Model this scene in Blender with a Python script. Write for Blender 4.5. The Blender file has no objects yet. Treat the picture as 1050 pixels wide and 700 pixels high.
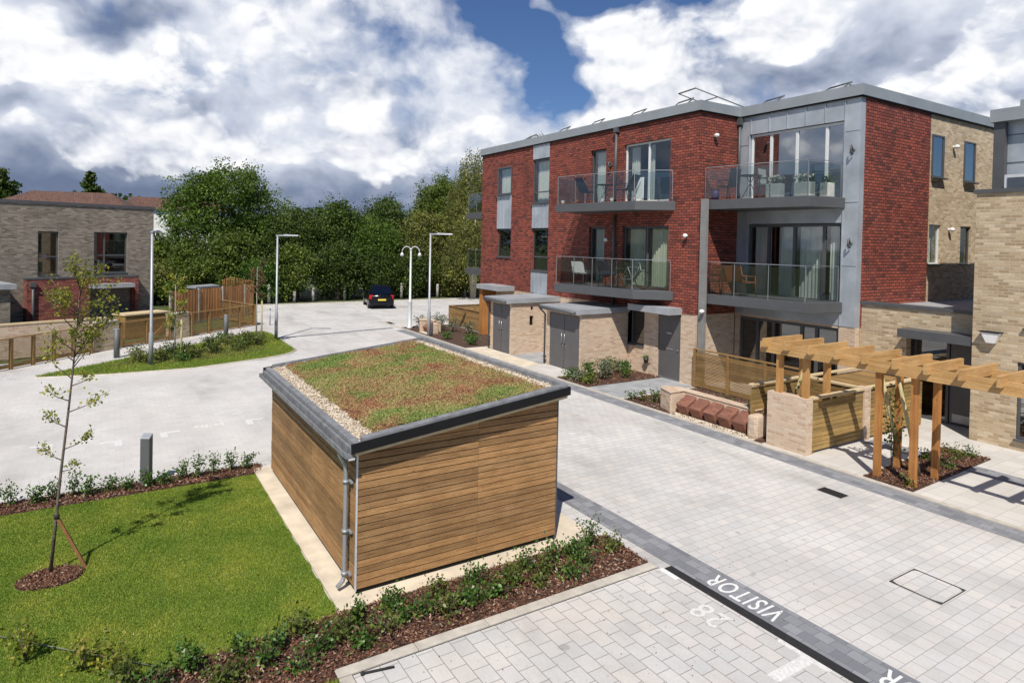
import bpy, math, random
import numpy as np
from mathutils import Vector, Matrix
random.seed(7); RNG = np.random.default_rng(11)
scene = bpy.context.scene
COL = scene.collection
R = math.radians

# ------------------------------------------------------------------ node helpers
def mat(name):
    m = bpy.data.materials.new(name); m.use_nodes = True
    nt = m.node_tree; nt.nodes.clear()
    out = nt.nodes.new('ShaderNodeOutputMaterial')
    b = nt.nodes.new('ShaderNodeBsdfPrincipled')
    nt.links.new(b.outputs[0], out.inputs[0])
    return m, nt, b, out
def N(nt, typ, **kw):
    n = nt.nodes.new(typ)
    for k, v in kw.items():
        if k.startswith('i_'):
            n.inputs[k[2:].replace('_', ' ')].default_value = v
        else: setattr(n, k, v)
    return n
def L(nt, a, b): nt.links.new(a, b)
def math_n(nt, op, a, b=None, clamp=False):
    n = nt.nodes.new('ShaderNodeMath'); n.operation = op; n.use_clamp = clamp
    for i, v in enumerate((a, b)):
        if v is None: continue
        if hasattr(v, 'is_linked') or hasattr(v, 'links'): nt.links.new(v, n.inputs[i])
        else: n.inputs[i].default_value = v
    return n.outputs[0]
def mixc(nt, fac, a, b, typ='MIX'):
    n = nt.nodes.new('ShaderNodeMix'); n.data_type = 'RGBA'; n.blend_type = typ
    def s(i, v):
        if hasattr(v, 'links'): nt.links.new(v, n.inputs[i])
        else: n.inputs[i].default_value = v if not isinstance(v, tuple) or len(v) == 4 else (*v, 1)
    s(0, fac); s(6, a); s(7, b)
    return n.outputs[2]
def ramp(nt, fac, stops):
    n = nt.nodes.new('ShaderNodeValToRGB'); cr = n.color_ramp
    while len(cr.elements) > 1: cr.elements.remove(cr.elements[-1])
    cr.elements[0].position = stops[0][0]; cr.elements[0].color = (*stops[0][1], 1)
    for p, c in stops[1:]:
        e = cr.elements.new(p); e.color = (*c, 1)
    nt.links.new(fac, n.inputs[0]); return n.outputs[0]
def noise(nt, vec, scale, detail=4, rough=.55, dist=0., dim='3D'):
    n = nt.nodes.new('ShaderNodeTexNoise'); n.noise_dimensions = dim; n.inputs['Scale'].default_value = scale
    n.inputs['Detail'].default_value = detail; n.inputs['Roughness'].default_value = rough
    n.inputs['Distortion'].default_value = dist
    if vec is not None: nt.links.new(vec, n.inputs['Vector'])
    return n.outputs['Fac']
def tc(nt, what='Object'): return nt.nodes.new('ShaderNodeTexCoord').outputs[what]
def uvn(nt):
    n = nt.nodes.new('ShaderNodeUVMap'); n.uv_map = 'UVMap'; return n.outputs[0]
def island(nt): return nt.nodes.new('ShaderNodeNewGeometry').outputs['Random Per Island']
def mapping(nt, vec, scale=(1,1,1), rot=(0,0,0), loc=(0,0,0)):
    n = nt.nodes.new('ShaderNodeMapping'); n.inputs['Scale'].default_value = scale
    n.inputs['Rotation'].default_value = rot; n.inputs['Location'].default_value = loc
    nt.links.new(vec, n.inputs[0]); return n.outputs[0]
def bump(nt, b, h, strength=.3, dist=.01):
    n = nt.nodes.new('ShaderNodeBump'); n.inputs['Strength'].default_value = strength
    n.inputs['Distance'].default_value = dist
    nt.links.new(h, n.inputs['Height']); nt.links.new(n.outputs[0], b.inputs['Normal'])

def plain(name, c, rough=.6, metal=0., var=.12, vscale=3., bstr=0., bscale=60., spec=.5):
    m, nt, b, o = mat(name)
    f = noise(nt, tc(nt), vscale, 5, .6)
    lo = tuple(x*(1-var) for x in c); hi = tuple(min(1, x*(1+var)) for x in c)
    L(nt, ramp(nt, f, [(.3, lo), (.7, hi)]), b.inputs['Base Color'])
    b.inputs['Roughness'].default_value = rough; b.inputs['Metallic'].default_value = metal
    b.inputs['Specular IOR Level'].default_value = spec
    if bstr: bump(nt, b, noise(nt, tc(nt), bscale, 4), bstr, .01)
    return m

def brick(name, cols, mortar, bw, rh, msize, big=None, rough=.85, bstr=.5, offs=.5, soft=.12, vary=.25, swap=False, stain=None):
    """UV in metres. cols: ramp stops of per-brick colour."""
    m, nt, b, o = mat(name)
    v = uvn(nt)
    if swap: v = mapping(nt, v, rot=(0, 0, R(90)))
    w = N(nt, 'ShaderNodeTexNoise'); w.inputs['Scale'].default_value = 7.; L(nt, v, w.inputs['Vector'])
    va = N(nt, 'ShaderNodeVectorMath', operation='MULTIPLY_ADD'); L(nt, w.outputs['Color'], va.inputs[0])
    va.inputs[1].default_value = (msize*.7,)*3; L(nt, v, va.inputs[2])
    t = N(nt, 'ShaderNodeTexBrick', offset=offs, squash=1.)
    L(nt, va.outputs[0], t.inputs['Vector'])
    t.inputs['Scale'].default_value = 1.; t.inputs['Brick Width'].default_value = bw
    t.inputs['Row Height'].default_value = rh; t.inputs['Mortar Size'].default_value = msize
    t.inputs['Mortar Smooth'].default_value = soft; t.inputs['Bias'].default_value = 0.
    t.inputs['Color1'].default_value = (0, 0, 0, 1); t.inputs['Color2'].default_value = (1, 1, 1, 1)
    t.inputs['Mortar'].default_value = (.5, .5, .5, 1)
    c = ramp(nt, t.outputs['Color'], cols)
    nz = noise(nt, v, 28., 4, .7); big_n = noise(nt, v, .55, 4, .6)
    c = mixc(nt, 1., c, ramp(nt, nz, [(.2, (1-vary,)*3), (.8, (1+vary,)*3)]), 'MULTIPLY')
    c = mixc(nt, 1., c, ramp(nt, big_n, [(.3, (.88,)*3), (.7, (1.1,)*3)]), 'MULTIPLY')
    if stain: c = mixc(nt, 1., c, ramp(nt, noise(nt, mapping(nt, v, stain), 1., 5, .62, .5), [(.28, (.72, .71, .70)), (.44, (.93,)*3), (.55, (1.,)*3), (.7, (1.04,)*3)]), 'MULTIPLY'); c = mixc(nt, ramp(nt, noise(nt, mapping(nt, v, loc=(3, 9, 0)), 3.1, 2, .4), [(.73, (0,)*3), (.76, (.35,)*3)]), c, tuple(x*.5 for x in mortar))
    if big: c = mixc(nt, ramp(nt, noise(nt, v, big[0], 3), [(.5, (0,)*3), (.72, (big[2],)*3)]), c, big[1])
    c = mixc(nt, t.outputs['Fac'], c, mortar)
    L(nt, c, b.inputs['Base Color']); b.inputs['Roughness'].default_value = rough
    h = math_n(nt, 'SUBTRACT', math_n(nt, 'MULTIPLY', nz, .35), t.outputs['Fac'])
    bump(nt, b, h, bstr, .012)
    return m

def wood(name, lo, mid, hi, grain_axis=0, rough=.75, knots=True, gs=1.):
    m, nt, b, o = mat(name)
    sc = [14, 14, 14]; sc[grain_axis] = .9
    obj = tc(nt)
    ri = island(nt)
    off = N(nt, 'ShaderNodeCombineXYZ'); L(nt, math_n(nt, 'MULTIPLY', ri, 37.), off.inputs[0]); L(nt, math_n(nt, 'MULTIPLY', ri, 91.), off.inputs[1])
    add = N(nt, 'ShaderNodeVectorMath', operation='ADD'); L(nt, obj, add.inputs[0]); L(nt, off.outputs[0], add.inputs[1])
    g = noise(nt, mapping(nt, add.outputs[0], tuple(s*gs for s in sc)), 1.4, 5, .65, .6)
    c = ramp(nt, g, [(.25, lo), (.5, mid), (.78, hi)])
    c = mixc(nt, 1., c, ramp(nt, ri, [(0, (.74,)*3), (.5, (1.,)*3), (1, (1.22, 1.18, 1.12))]), 'MULTIPLY')
    c = mixc(nt, 1., c, ramp(nt, noise(nt, obj, 55., 3, .7), [(.25, (.80,)*3), (.75, (1.18,)*3)]), 'MULTIPLY')
    blot = noise(nt, obj, 1.6, 4, .6)
    c = mixc(nt, 1., c, ramp(nt, blot, [(.3, (.82, .8, .78)), (.7, (1.12,)*3)]), 'MULTIPLY')
    if knots:
        vo = N(nt, 'ShaderNodeTexVoronoi'); vo.inputs['Scale'].default_value = 2.2
        sc2 = [2.6, 2.6, 2.6]; sc2[grain_axis] = 1.
        L(nt, mapping(nt, add.outputs[0], tuple(sc2)), vo.inputs['Vector'])
        c = mixc(nt, ramp(nt, vo.outputs['Distance'], [(.03, (.65,)*3), (.07, (0,)*3)]), c, tuple(x*.45 for x in lo))
    L(nt, c, b.inputs['Base Color']); b.inputs['Roughness'].default_value = rough
    b.inputs['Specular IOR Level'].default_value = .25
    bump(nt, b, g, .25, .006)
    return m

def leafmat(name, stops, trans=.35, rough=.55):
    m, nt, b, out = mat(name)
    ri = island(nt)
    c = ramp(nt, ri, stops)
    big = noise(nt, tc(nt), .35, 3)
    c = mixc(nt, 1., c, ramp(nt, big, [(.35, (.75,)*3), (.65, (1.25, 1.2, 1.1))]), 'MULTIPLY')
    c = mixc(nt, 1., c, ramp(nt, noise(nt, tc(nt), 1.5, 3, .6), [(.32, (.68, .72, .7)), (.5, (1.,)*3), (.68, (1.55, 1.45, 1.2))]), 'MULTIPLY')
    L(nt, c, b.inputs['Base Color']); b.inputs['Roughness'].default_value = rough
    b.inputs['Specular IOR Level'].default_value = .3
    tr = N(nt, 'ShaderNodeBsdfTranslucent'); L(nt, mixc(nt, 1., c, (1.3, 1.35, .6, 1), 'MULTIPLY'), tr.inputs[0])
    mx = N(nt, 'ShaderNodeMixShader'); mx.inputs[0].default_value = trans
    L(nt, b.outputs[0], mx.inputs[1]); L(nt, tr.outputs[0], mx.inputs[2]); L(nt, mx.outputs[0], out.inputs[0])
    return m

def islandmat(name, stops, rough=.85):
    m, nt, b, out = mat(name)
    c = ramp(nt, island(nt), stops)
    L(nt, c, b.inputs['Base Color']); b.inputs['Roughness'].default_value = rough
    b.inputs['Specular IOR Level'].default_value = .25
    return m

def glassmat(name, tint=(.9, .95, .95), base=.06, rough=.02, gloss=1.):
    m, nt, b, out = mat(name); nt.nodes.remove(b)
    t = N(nt, 'ShaderNodeBsdfTransparent'); t.inputs[0].default_value = (*tint, 1)
    g = N(nt, 'ShaderNodeBsdfGlossy'); g.inputs['Roughness'].default_value = rough; g.inputs[0].default_value = (gloss,)*3+(1,)
    f = N(nt, 'ShaderNodeLayerWeight'); f.inputs[0].default_value = .5
    fac = math_n(nt, 'ADD', math_n(nt, 'MULTIPLY', math_n(nt, 'POWER', f.outputs['Facing'], 4.), .8), base, True)
    mx = N(nt, 'ShaderNodeMixShader'); L(nt, fac, mx.inputs[0]); L(nt, t.outputs[0], mx.inputs[1]); L(nt, g.outputs[0], mx.inputs[2])
    L(nt, mx.outputs[0], out.inputs[0]); return m

M = {}
# pavers
pv = [(0, (.50, .485, .46)), (.3, (.54, .525, .50)), (.6, (.56, .542, .515)), (.85, (.58, .545, .505)), (1, (.525, .52, .505))]
M['pave_road'] = brick('road pavers', pv, (.27, .26, .245), .235, .178, .0048, big=(.5, (.58, .525, .485), .4), rough=.9, bstr=.15, vary=.09, swap=True, soft=.5, stain=(.9, .28, 1))
M['pave_bay'] = brick('bay pavers', pv, (.24, .225, .205), .262, .208, .0060, big=(.7, (.58, .52, .45), .5), rough=.9, bstr=.22, vary=.10, soft=.4, stain=(.5, .8, 1))
M['pave_walk'] = brick('footpath pavers', [(0, (.50, .475, .435)), (1, (.56, .535, .495))], (.38, .365, .34), .4, .4, .006, rough=.9, bstr=.15, vary=.06, offs=0.)
M['pave_far'] = brick('yard pavers', [(0, (.525, .505, .475)), (1, (.57, .55, .515))], (.43, .42, .40), .27, .205, .0035, big=(.35, (.56, .51, .47), .4), rough=.9, bstr=.1, vary=.09, swap=True, stain=(.5, .2, 1))
M['pave_grey'] = brick('grey band pavers', [(0, (.17, .175, .19)), (1, (.27, .275, .29))], (.15, .15, .16), .2, .165, .005, rough=.9, bstr=.3, vary=.12)
M['pave_porch'] = brick('porch pavers', [(0, (.27, .28, .29)), (1, (.36, .365, .37))], (.22, .22, .22), .4, .4, .008, rough=.85, bstr=.2, vary=.08)
M['kerb'] = plain('kerb concrete', (.47, .43, .365), .9, var=.2, vscale=5, bstr=.3)
M['slab'] = plain('cream concrete slab', (.60, .52, .40), .92, var=.2, vscale=2.2, bstr=.3, bscale=30)
M['paint'] = plain('white road paint', (.70, .70, .68), .75, var=.1, vscale=20)
M['paint_worn'] = plain('worn white paint', (.63, .62, .59), .8, var=.18, vscale=30)
M['drain'] = plain('drain channel', (.025, .025, .025), .5, var=.3, vscale=30)
M['dark_gap'] = plain('dark joint', (.05, .048, .045), .9)
# bricks
M['buff'] = brick('buff brick', [(0, (.44, .29, .195)), (.25, (.53, .385, .265)), (.6, (.575, .43, .305)), (.85, (.62, .50, .375)), (1, (.51, .38, .28))], (.60, .49, .38), .215, .072, .008, rough=.9, bstr=.7, vary=.2)
M['buff2'] = brick('buff multi brick', [(0, (.33, .235, .14)), (.3, (.44, .33, .205)), (.6, (.50, .39, .25)), (.85, (.60, .49, .34)), (1, (.36, .28, .19))], (.50, .41, .29), .215, .072, .008, rough=.9, bstr=.7, vary=.28)
M['buff_grey'] = brick('grey buff brick', [(0, (.12, .10, .08)), (.3, (.19, .16, .125)), (.7, (.24, .205, .16)), (1, (.32, .28, .22))], (.22, .19, .155), .215, .072, .009, rough=.9, bstr=.7, vary=.25)
M['redtile'] = brick('red brick slips', [(0, (.10, .030, .022)), (.14, (.20, .045, .030)), (.5, (.27, .060, .037)), (.88, (.34, .082, .048)), (1, (.15, .042, .031))], (.034, .014, .011), .235, .092, .012, rough=.8, bstr=1., vary=.42, soft=.35, stain=(2.2, .35, 1))
M['redbrick'] = brick('red brick', [(0, (.12, .03, .025)), (.5, (.25, .06, .045)), (1, (.33, .10, .07))], (.11, .06, .05), .225, .075, .01, rough=.9, bstr=.7)
M['seatred'] = brick('red seat brick', [(0, (.17, .07, .045)), (1, (.27, .11, .07))], (.13, .07, .05), .225, .075, .004, rough=.85, bstr=.3, vary=.15)
# metals etc
M['zinc'] = plain('zinc cladding', (.40, .435, .47), .45, .3, var=.2, vscale=1.3)
M['zinc_dark'] = plain('dark grey aluminium', (.085, .088, .092), .5, .1, var=.1)
M['parapet'] = plain('parapet capping', (.29, .315, .33), .5, .2, var=.1, vscale=1.5)
M['balcony'] = plain('balcony fascia grey', (.085, .088, .092), .55, .1, var=.08)
M['post_grey'] = plain('grey post', (.24, .235, .225), .55, .1)
M['door_grey'] = plain('grey painted door', (.105, .10, .10), .55, var=.08)
M['canopy'] = plain('canopy grey', (.33, .345, .36), .55, .1, var=.12, vscale=2)
M['roof_felt'] = plain('grey roof membrane', (.30, .31, .32), .8, var=.15)
M['steel'] = plain('brushed steel', (.42, .43, .44), .4, .8, var=.1)
M['galv'] = plain('galvanised steel', (.36, .375, .39), .5, .45, var=.12, vscale=6)
M['galv_lt'] = plain('light galvanised', (.62, .63, .64), .5, .3, var=.1, vscale=6)
M['white'] = plain('white plastic', (.78, .77, .75), .45, var=.04)
M['whiteframe'] = plain('white frame', (.70, .71, .71), .45, var=.04)
M['bollard'] = plain('bollard grey', (.115, .12, .118), .55, .1, var=.1, vscale=6)
M['black'] = plain('black trim', (.009, .009, .010), .6, var=.2, spec=.2)
M['black_metal'] = plain('black metal', (.03, .032, .034), .45, .3)
M['rubber'] = plain('rubber', (.02, .02, .02), .85)
M['lead'] = plain('grey flashing', (.20, .205, .215), .7, .1, var=.3, vscale=7, bstr=.4, bscale=25)
M['room'] = plain('room plaster', (.20, .19, .175), .9, var=.1)
M['curtain'] = plain('curtain', (.72, .71, .68), .9, var=.06)
M['curtain2'] = plain('cream blind', (.66, .65, .52), .9, var=.05)
M['glass'] = glassmat('window glass', (.86, .89, .88), .07)
M['glass_rail'] = glassmat('balcony glass', (.80, .84, .83), .07, gloss=.9)
M['glass_dark'] = glassmat('dark window glass', (.30, .34, .36), .16)
M['glass_sky'] = glassmat('reflective window glass', (.45, .5, .5), .35)
# timber
M['cedar'] = wood('shed larch boards', (.20, .108, .046), (.335, .19, .082), (.46, .29, .145), 1, gs=2.2)
M['cedar_x'] = wood('shed larch boards side', (.20, .108, .046), (.325, .187, .082), (.445, .28, .142), 0, gs=2.2)
M['timber'] = wood('fresh timber', (.34, .19, .07), (.47, .285, .115), (.58, .39, .19), 0)
M['timber_y'] = wood('fresh timber rafters', (.34, .19, .07), (.47, .285, .115), (.58, .39, .19), 1)
M['timber_z'] = wood('stained timber posts', (.24, .095, .03), (.37, .165, .05), (.46, .23, .08), 2)
M['timber_post'] = wood('fresh timber posts', (.32, .16, .05), (.44, .24, .085), (.54, .33, .135), 2)
M['fence'] = wood('treated fence timber', (.18, .105, .04), (.27, .165, .063), (.36, .235, .10), 0, knots=False)
M['fence_y'] = wood('treated fence slats', (.215, .14, .05), (.33, .22, .085), (.43, .31, .135), 1, knots=False)
M['coping_t'] = plain('pale timber coping', (.56, .44, .26), .8, var=.15, vscale=8)
M['fence_pine'] = wood('orange pine boards', (.36, .16, .06), (.50, .245, .10), (.60, .33, .16), 2, knots=False)
M['stake'] = wood('tree stake', (.20, .09, .035), (.29, .14, .06), (.37, .20, .1), 2, knots=False)
M['pole_green'] = wood('treated pole', (.30, .26, .12), (.42, .37, .19), (.52, .46, .27), 2, knots=False)
# plants & ground
M['bark'] = plain('tree bark', (.13, .10, .075), .9, var=.4, vscale=12, bstr=.8, bscale=20)
M['bark_pale'] = plain('pale young bark', (.34, .31, .25), .85, var=.35, vscale=18, bstr=.4)
M['leaf_dark'] = leafmat('dark leaves', [(0, (.028, .048, .010)), (.5, (.055, .095, .018)), (.85, (.095, .145, .03)), (1, (.15, .20, .05))], .3)
M['leaf_mid'] = leafmat('mid leaves', [(0, (.042, .068, .012)), (.5, (.088, .135, .022)), (.85, (.145, .20, .038)), (1, (.20, .26, .06))], .3)
M['leaf_oak'] = leafmat('bright oak leaves', [(0, (.038, .072, .011)), (.5, (.078, .14, .02)), (.85, (.125, .20, .035)), (1, (.18, .26, .055))], .3)
M['leaf_olive'] = leafmat('olive leaves', [(0, (.08, .095, .025)), (.5, (.16, .18, .05)), (.85, (.23, .245, .08)), (1, (.30, .31, .12))], .38)
M['leaf_young'] = leafmat('young yellow green leaves', [(0, (.12, .15, .02)), (.5, (.24, .27, .035)), (.85, (.36, .36, .06)), (1, (.38, .27, .09))], .35)
M['leaf_copper'] = leafmat('copper leaves', [(0, (.06, .03, .02)), (.5, (.14, .07, .035)), (.85, (.14, .12, .05)), (1, (.22, .15, .07))], .3)
M['leaf_shrub'] = leafmat('glossy shrub leaves', [(0, (.03, .07, .013)), (.5, (.07, .15, .026)), (.85, (.12, .22, .045)), (1, (.19, .28, .08))], .25, .35)
M['leaf_shrub2'] = leafmat('yellowish shrub leaves', [(0, (.05, .08, .015)), (.5, (.11, .15, .03)), (.85, (.17, .21, .05)), (1, (.23, .24, .09))], .25, .4)
M['leaf_grey'] = leafmat('grey green leaves', [(0, (.09, .12, .08)), (.6, (.17, .20, .14)), (1, (.24, .26, .18))], .25, .5)
M['petal'] = leafmat('white petals', [(0, (.65, .65, .6)), (1, (.82, .82, .78))], .2)
M['mulch'] = islandmat('bark chips', [(0, (.045, .022, .015)), (.35, (.12, .052, .032)), (.7, (.21, .095, .055)), (.92, (.29, .18, .12)), (1, (.50, .40, .31))])
M['soil'] = plain('bark mulch soil', (.07, .036, .024), .95, var=.5, vscale=14, bstr=.8, bscale=40)
M['pebble'] = islandmat('pale pebbles', [(0, (.30, .20, .12)), (.3, (.48, .37, .25)), (.7, (.62, .53, .42)), (1, (.74, .70, .62))])

def lawnmat(name, a, b_, c_, sc=1.):
    m, nt, b, o = mat(name); v = tc(nt)
    f = noise(nt, mapping(nt, v, (60*sc, 60*sc, 60*sc)), 1., 6, .75)
    c = ramp(nt, f, [(.25, a), (.5, b_), (.75, c_)])
    g = noise(nt, v, 1.3, 5, .6)
    c = mixc(nt, 1., c, ramp(nt, g, [(.3, (.78, .84, .8)), (.5, (1.,)*3), (.7, (1.25, 1.15, 1.0))]), 'MULTIPLY')
    L(nt, c, b.inputs['Base Color']); b.inputs['Roughness'].default_value = .9
    bump(nt, b, f, .6, .03); return m
M['lawn'] = lawnmat('lawn base', (.06, .105, .012), (.115, .19, .02), (.17, .25, .035))
M['verge'] = lawnmat('verge grass', (.035, .07, .01), (.075, .125, .016), (.12, .18, .028))
M['field'] = lawnmat('rough grass', (.03, .05, .012), (.06, .085, .02), (.10, .12, .035), .3)
def blademat():
    m, nt, b, out = mat('grass blades')
    ri = island(nt)
    c = ramp(nt, ri, [(0, (.15, .21, .022)), (.5, (.23, .315, .036)), (.85, (.31, .395, .058)), (1, (.43, .44, .14))])
    g = noise(nt, tc(nt), 1.1, 6, .65)
    c = mixc(nt, 1., c, ramp(nt, g, [(.30, (.66, .80, .7)), (.5, (1.,)*3), (.66, (1.45, 1.2, 1.4))]), 'MULTIPLY')
    L(nt, c, b.inputs['Base Color']); b.inputs['Roughness'].default_value = .6; b.inputs['Specular IOR Level'].default_value = .2
    tr = N(nt, 'ShaderNodeBsdfTranslucent'); L(nt, c, tr.inputs[0])
    mx = N(nt, 'ShaderNodeMixShader'); mx.inputs[0].default_value = .3
    L(nt, b.outputs[0], mx.inputs[1]); L(nt, tr.outputs[0], mx.inputs[2]); L(nt, mx.outputs[0], out.inputs[0])
    return m
M['blades'] = blademat()
def sedummat(name, isl):
    m, nt, b, o = mat(name); v = tc(nt)
    f = noise(nt, v, .9, 5, .6, .3); g2 = noise(nt, mapping(nt, v, loc=(7, 3, 0)), 1.1, 5, .62); fine = noise(nt, v, 26., 5, .75)
    c = ramp(nt, f, [(.32, (.26, .10, .055)), (.42, (.33, .18, .085)), (.50, (.33, .25, .10)), (.60, (.24, .255, .07)), (.72, (.36, .28, .13))])
    c = mixc(nt, ramp(nt, g2, [(.52, (0,)*3), (.62, (.8,)*3)]), c, (.15, .235, .045, 1))
    c = mixc(nt, ramp(nt, g2, [(.28, (.9,)*3), (.38, (0,)*3)]), c, (.30, .12, .075, 1))
    c = mixc(nt, 1., c, ramp(nt, fine, [(.25, (.6,)*3), (.75, (1.4,)*3)]), 'MULTIPLY')
    if isl: c = mixc(nt, 1., c, ramp(nt, island(nt), [(0, (.78,)*3), (1, (1.25,)*3)]), 'MULTIPLY')
    L(nt, c, b.inputs['Base Color']); b.inputs['Roughness'].default_value = .9
    if not isl: bump(nt, b, fine, .9, .03)
    return m
M['sedum'] = sedummat('sedum mat', False); M['sedum_tuft'] = sedummat('sedum tufts', True)
M['oldroof'] = brick('brown roof tiles', [(0, (.09, .045, .032)), (1, (.16, .08, .055))], (.06, .035, .025), .3, .3, .02)
M['render'] = plain('white render', (.72, .72, .70), .9)
M['carpaint'] = plain('dark navy car paint', (.006, .007, .012), .18, .3, var=.05)
M['carglass'] = glassmat('car glass', (.05, .06, .07), .12)
M['taillight'] = plain('red tail light', (.45, .02, .015), .25)
M['plate'] = plain('yellow plate', (.75, .58, .08), .5)
M['navy'] = plain('navy fabric', (.035, .045, .075), .8)
M['orange'] = plain('orange brown wood', (.19, .06, .025), .6)
M['purple'] = plain('purple plastic', (.10, .04, .14), .5)
M['terracotta'] = plain('terracotta', (.38, .14, .07), .8)
M['stone_white'] = plain('white planter', (.45, .45, .42), .8, var=.12)
M['cushion'] = plain('pale cushion', (.30, .30, .29), .9)
M['heritage'] = plain('pale grey paint', (.50, .52, .52), .45, .1)
M['concrete'] = plain('concrete post', (.36, .34, .30), .9, var=.2)

# ------------------------------------------------------------------ mesh helpers
class Fr:
    """local frame: a along u, d along n (depth inwards), z up"""
    def __init__(s, o, u, n): s.o = Vector((o[0], o[1], 0)); s.u = Vector((u[0], u[1], 0)).normalized(); s.n = Vector((n[0], n[1], 0)).normalized()
    def p(s, a, d, z): return s.o + s.u*a + s.n*d + Vector((0, 0, z))
FX = Fr((0, 0), (1, 0), (0, 1))
class MB:
    def __init__(s): s.v = []; s.f = []; s.sm = []
    def face(s, pts, smooth=False):
        i = len(s.v); s.v += [Vector(p) for p in pts]; s.f.append(tuple(range(i, i+len(pts)))); s.sm.append(smooth); return s
    def hexa(s, P):
        i = len(s.v); s.v += [Vector(p) for p in P]
        for q in ((3, 2, 1, 0), (4, 5, 6, 7), (0, 1, 5, 4), (1, 2, 6, 5), (2, 3, 7, 6), (3, 0, 4, 7)):
            s.f.append(tuple(i+k for k in q)); s.sm.append(False)
        return s
    def box(s, x0, x1, y0, y1, z0, z1):
        return s.hexa([(x0, y0, z0), (x1, y0, z0), (x1, y1, z0), (x0, y1, z0), (x0, y0, z1), (x1, y0, z1), (x1, y1, z1), (x0, y1, z1)])
    def fbox(s, F, a0, a1, d0, d1, z0, z1):
        return s.hexa([F.p(a0, d0, z0), F.p(a1, d0, z0), F.p(a1, d1, z0), F.p(a0, d1, z0), F.p(a0, d0, z1), F.p(a1, d0, z1), F.p(a1, d1, z1), F.p(a0, d1, z1)])
    def beam(s, p0, p1, w, h, up=(0, 0, 1)):
        p0 = Vector(p0); p1 = Vector(p1); d = (p1-p0).normalized(); up = Vector(up)
        if abs(d.dot(up)) > .98: up = Vector((1, 0, 0))
        r = d.cross(up).normalized(); t = r.cross(d).normalized()
        a, b = r*w/2, t*h/2
        return s.hexa([p0-a-b, p0+a-b, p1+a-b, p1-a-b, p0-a+b, p0+a+b, p1+a+b, p1-a+b])
    def prism(s, poly, z0, z1):
        n = len(poly); i = len(s.v)
        s.v += [Vector((p[0], p[1], z0)) for p in poly]+[Vector((p[0], p[1], z1)) for p in poly]
        s.f.append(tuple(i+n+k for k in range(n))); s.f.append(tuple(i+k for k in reversed(range(n)))); s.sm += [False, False]
        for k in range(n):
            j = (k+1) % n; s.f.append((i+k, i+j, i+n+j, i+n+k)); s.sm.append(False)
        return s
    def tube(s, pts, r, n=8, cap=True):
        pts = [Vector(p) for p in pts]; rs = r if isinstance(r, (list, tuple)) else [r]*len(pts)
        i0 = len(s.v); prev = None
        for k, p in enumerate(pts):
            d = (pts[min(k+1, len(pts)-1)]-pts[max(k-1, 0)]).normalized()
            if prev is None:
                a = Vector((1, 0, 0)) if abs(d.x) < .9 else Vector((0, 1, 0)); x = d.cross(a).normalized()
            else: x = (prev-d*prev.dot(d)).normalized()
            prev = x; y = d.cross(x)
            for q in range(n):
                t = 2*math.pi*q/n; s.v.append(p+(x*math.cos(t)+y*math.sin(t))*rs[k])
        for k in range(len(pts)-1):
            for q in range(n):
                a = i0+k*n+q; b = i0+k*n+(q+1) % n
                s.f.append((a, b, b+n, a+n)); s.sm.append(True)
        if cap:
            s.f.append(tuple(i0+q for q in reversed(range(n)))); s.f.append(tuple(i0+(len(pts)-1)*n+q for q in range(n))); s.sm += [False, False]
        return s
    def ball(s, c, rx, ry=None, rz=None, nu=10, nv=6):
        ry = ry or rx; rz = rz or rx; i0 = len(s.v); c = Vector(c)
        for j in range(nv+1):
            t = math.pi*j/nv
            for k in range(nu):
                p = 2*math.pi*k/nu; s.v.append(c+Vector((rx*math.sin(t)*math.cos(p), ry*math.sin(t)*math.sin(p), rz*math.cos(t))))
        for j in range(nv):
            for k in range(nu):
                a = i0+j*nu+k; b = i0+j*nu+(k+1) % nu; s.f.append((a, a+nu, b+nu, b)); s.sm.append(True)
        return s
    def build(s, name, m, parent=None, off=None, bevel=0.):
        me = bpy.data.meshes.new(name)
        o0 = OFF.get(parent.name, Vector()) if parent is not None else Vector(off or (0, 0, 0))
        me.from_pydata([tuple(v-o0) for v in s.v], [], s.f)
        me.polygons.foreach_set('use_smooth', s.sm)
        uvl = me.uv_layers.new(name='UVMap')
        co = np.array([tuple(v) for v in s.v], dtype=np.float64)
        nl = len(me.loops); li = np.empty(nl, dtype=np.int32); me.loops.foreach_get('vertex_index', li)
        nf = len(me.polygons); nor = np.empty(nf*3); me.polygons.foreach_get('normal', nor); nor = nor.reshape(-1, 3)
        lt = np.empty(nf, dtype=np.int32); me.polygons.foreach_get('loop_total', lt)
        fi = np.repeat(np.arange(nf), lt); nn = nor[fi]; P = co[li]
        az = np.abs(nn)
        hor = np.hypot(nn[:, 0], nn[:, 1])+1e-9
        tu = (-nn[:, 1]*P[:, 0]+nn[:, 0]*P[:, 1])/hor
        # horizontal tangent coordinate for walls; x,y for floors
        wall = az[:, 2] < .75
        uv = np.where(wall[:, None], np.stack([tu, P[:, 2]], 1), P[:, :2])
        uvl.data.foreach_set('uv', uv.astype(np.float32).ravel())
        me.materials.append(m if not isinstance(m, str) else M[m])
        o = bpy.data.objects.new(name, me); COL.objects.link(o)
        if parent is not None: o.parent = parent; OFF[o.name] = o0
        else: o.location = o0; OFF[o.name] = o0
        if bevel:
            b = o.modifiers.new('bevel', 'BEVEL'); b.width = bevel; b.segments = 2; b.limit_method = 'ANGLE'
        return o
OFF = {}
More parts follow.
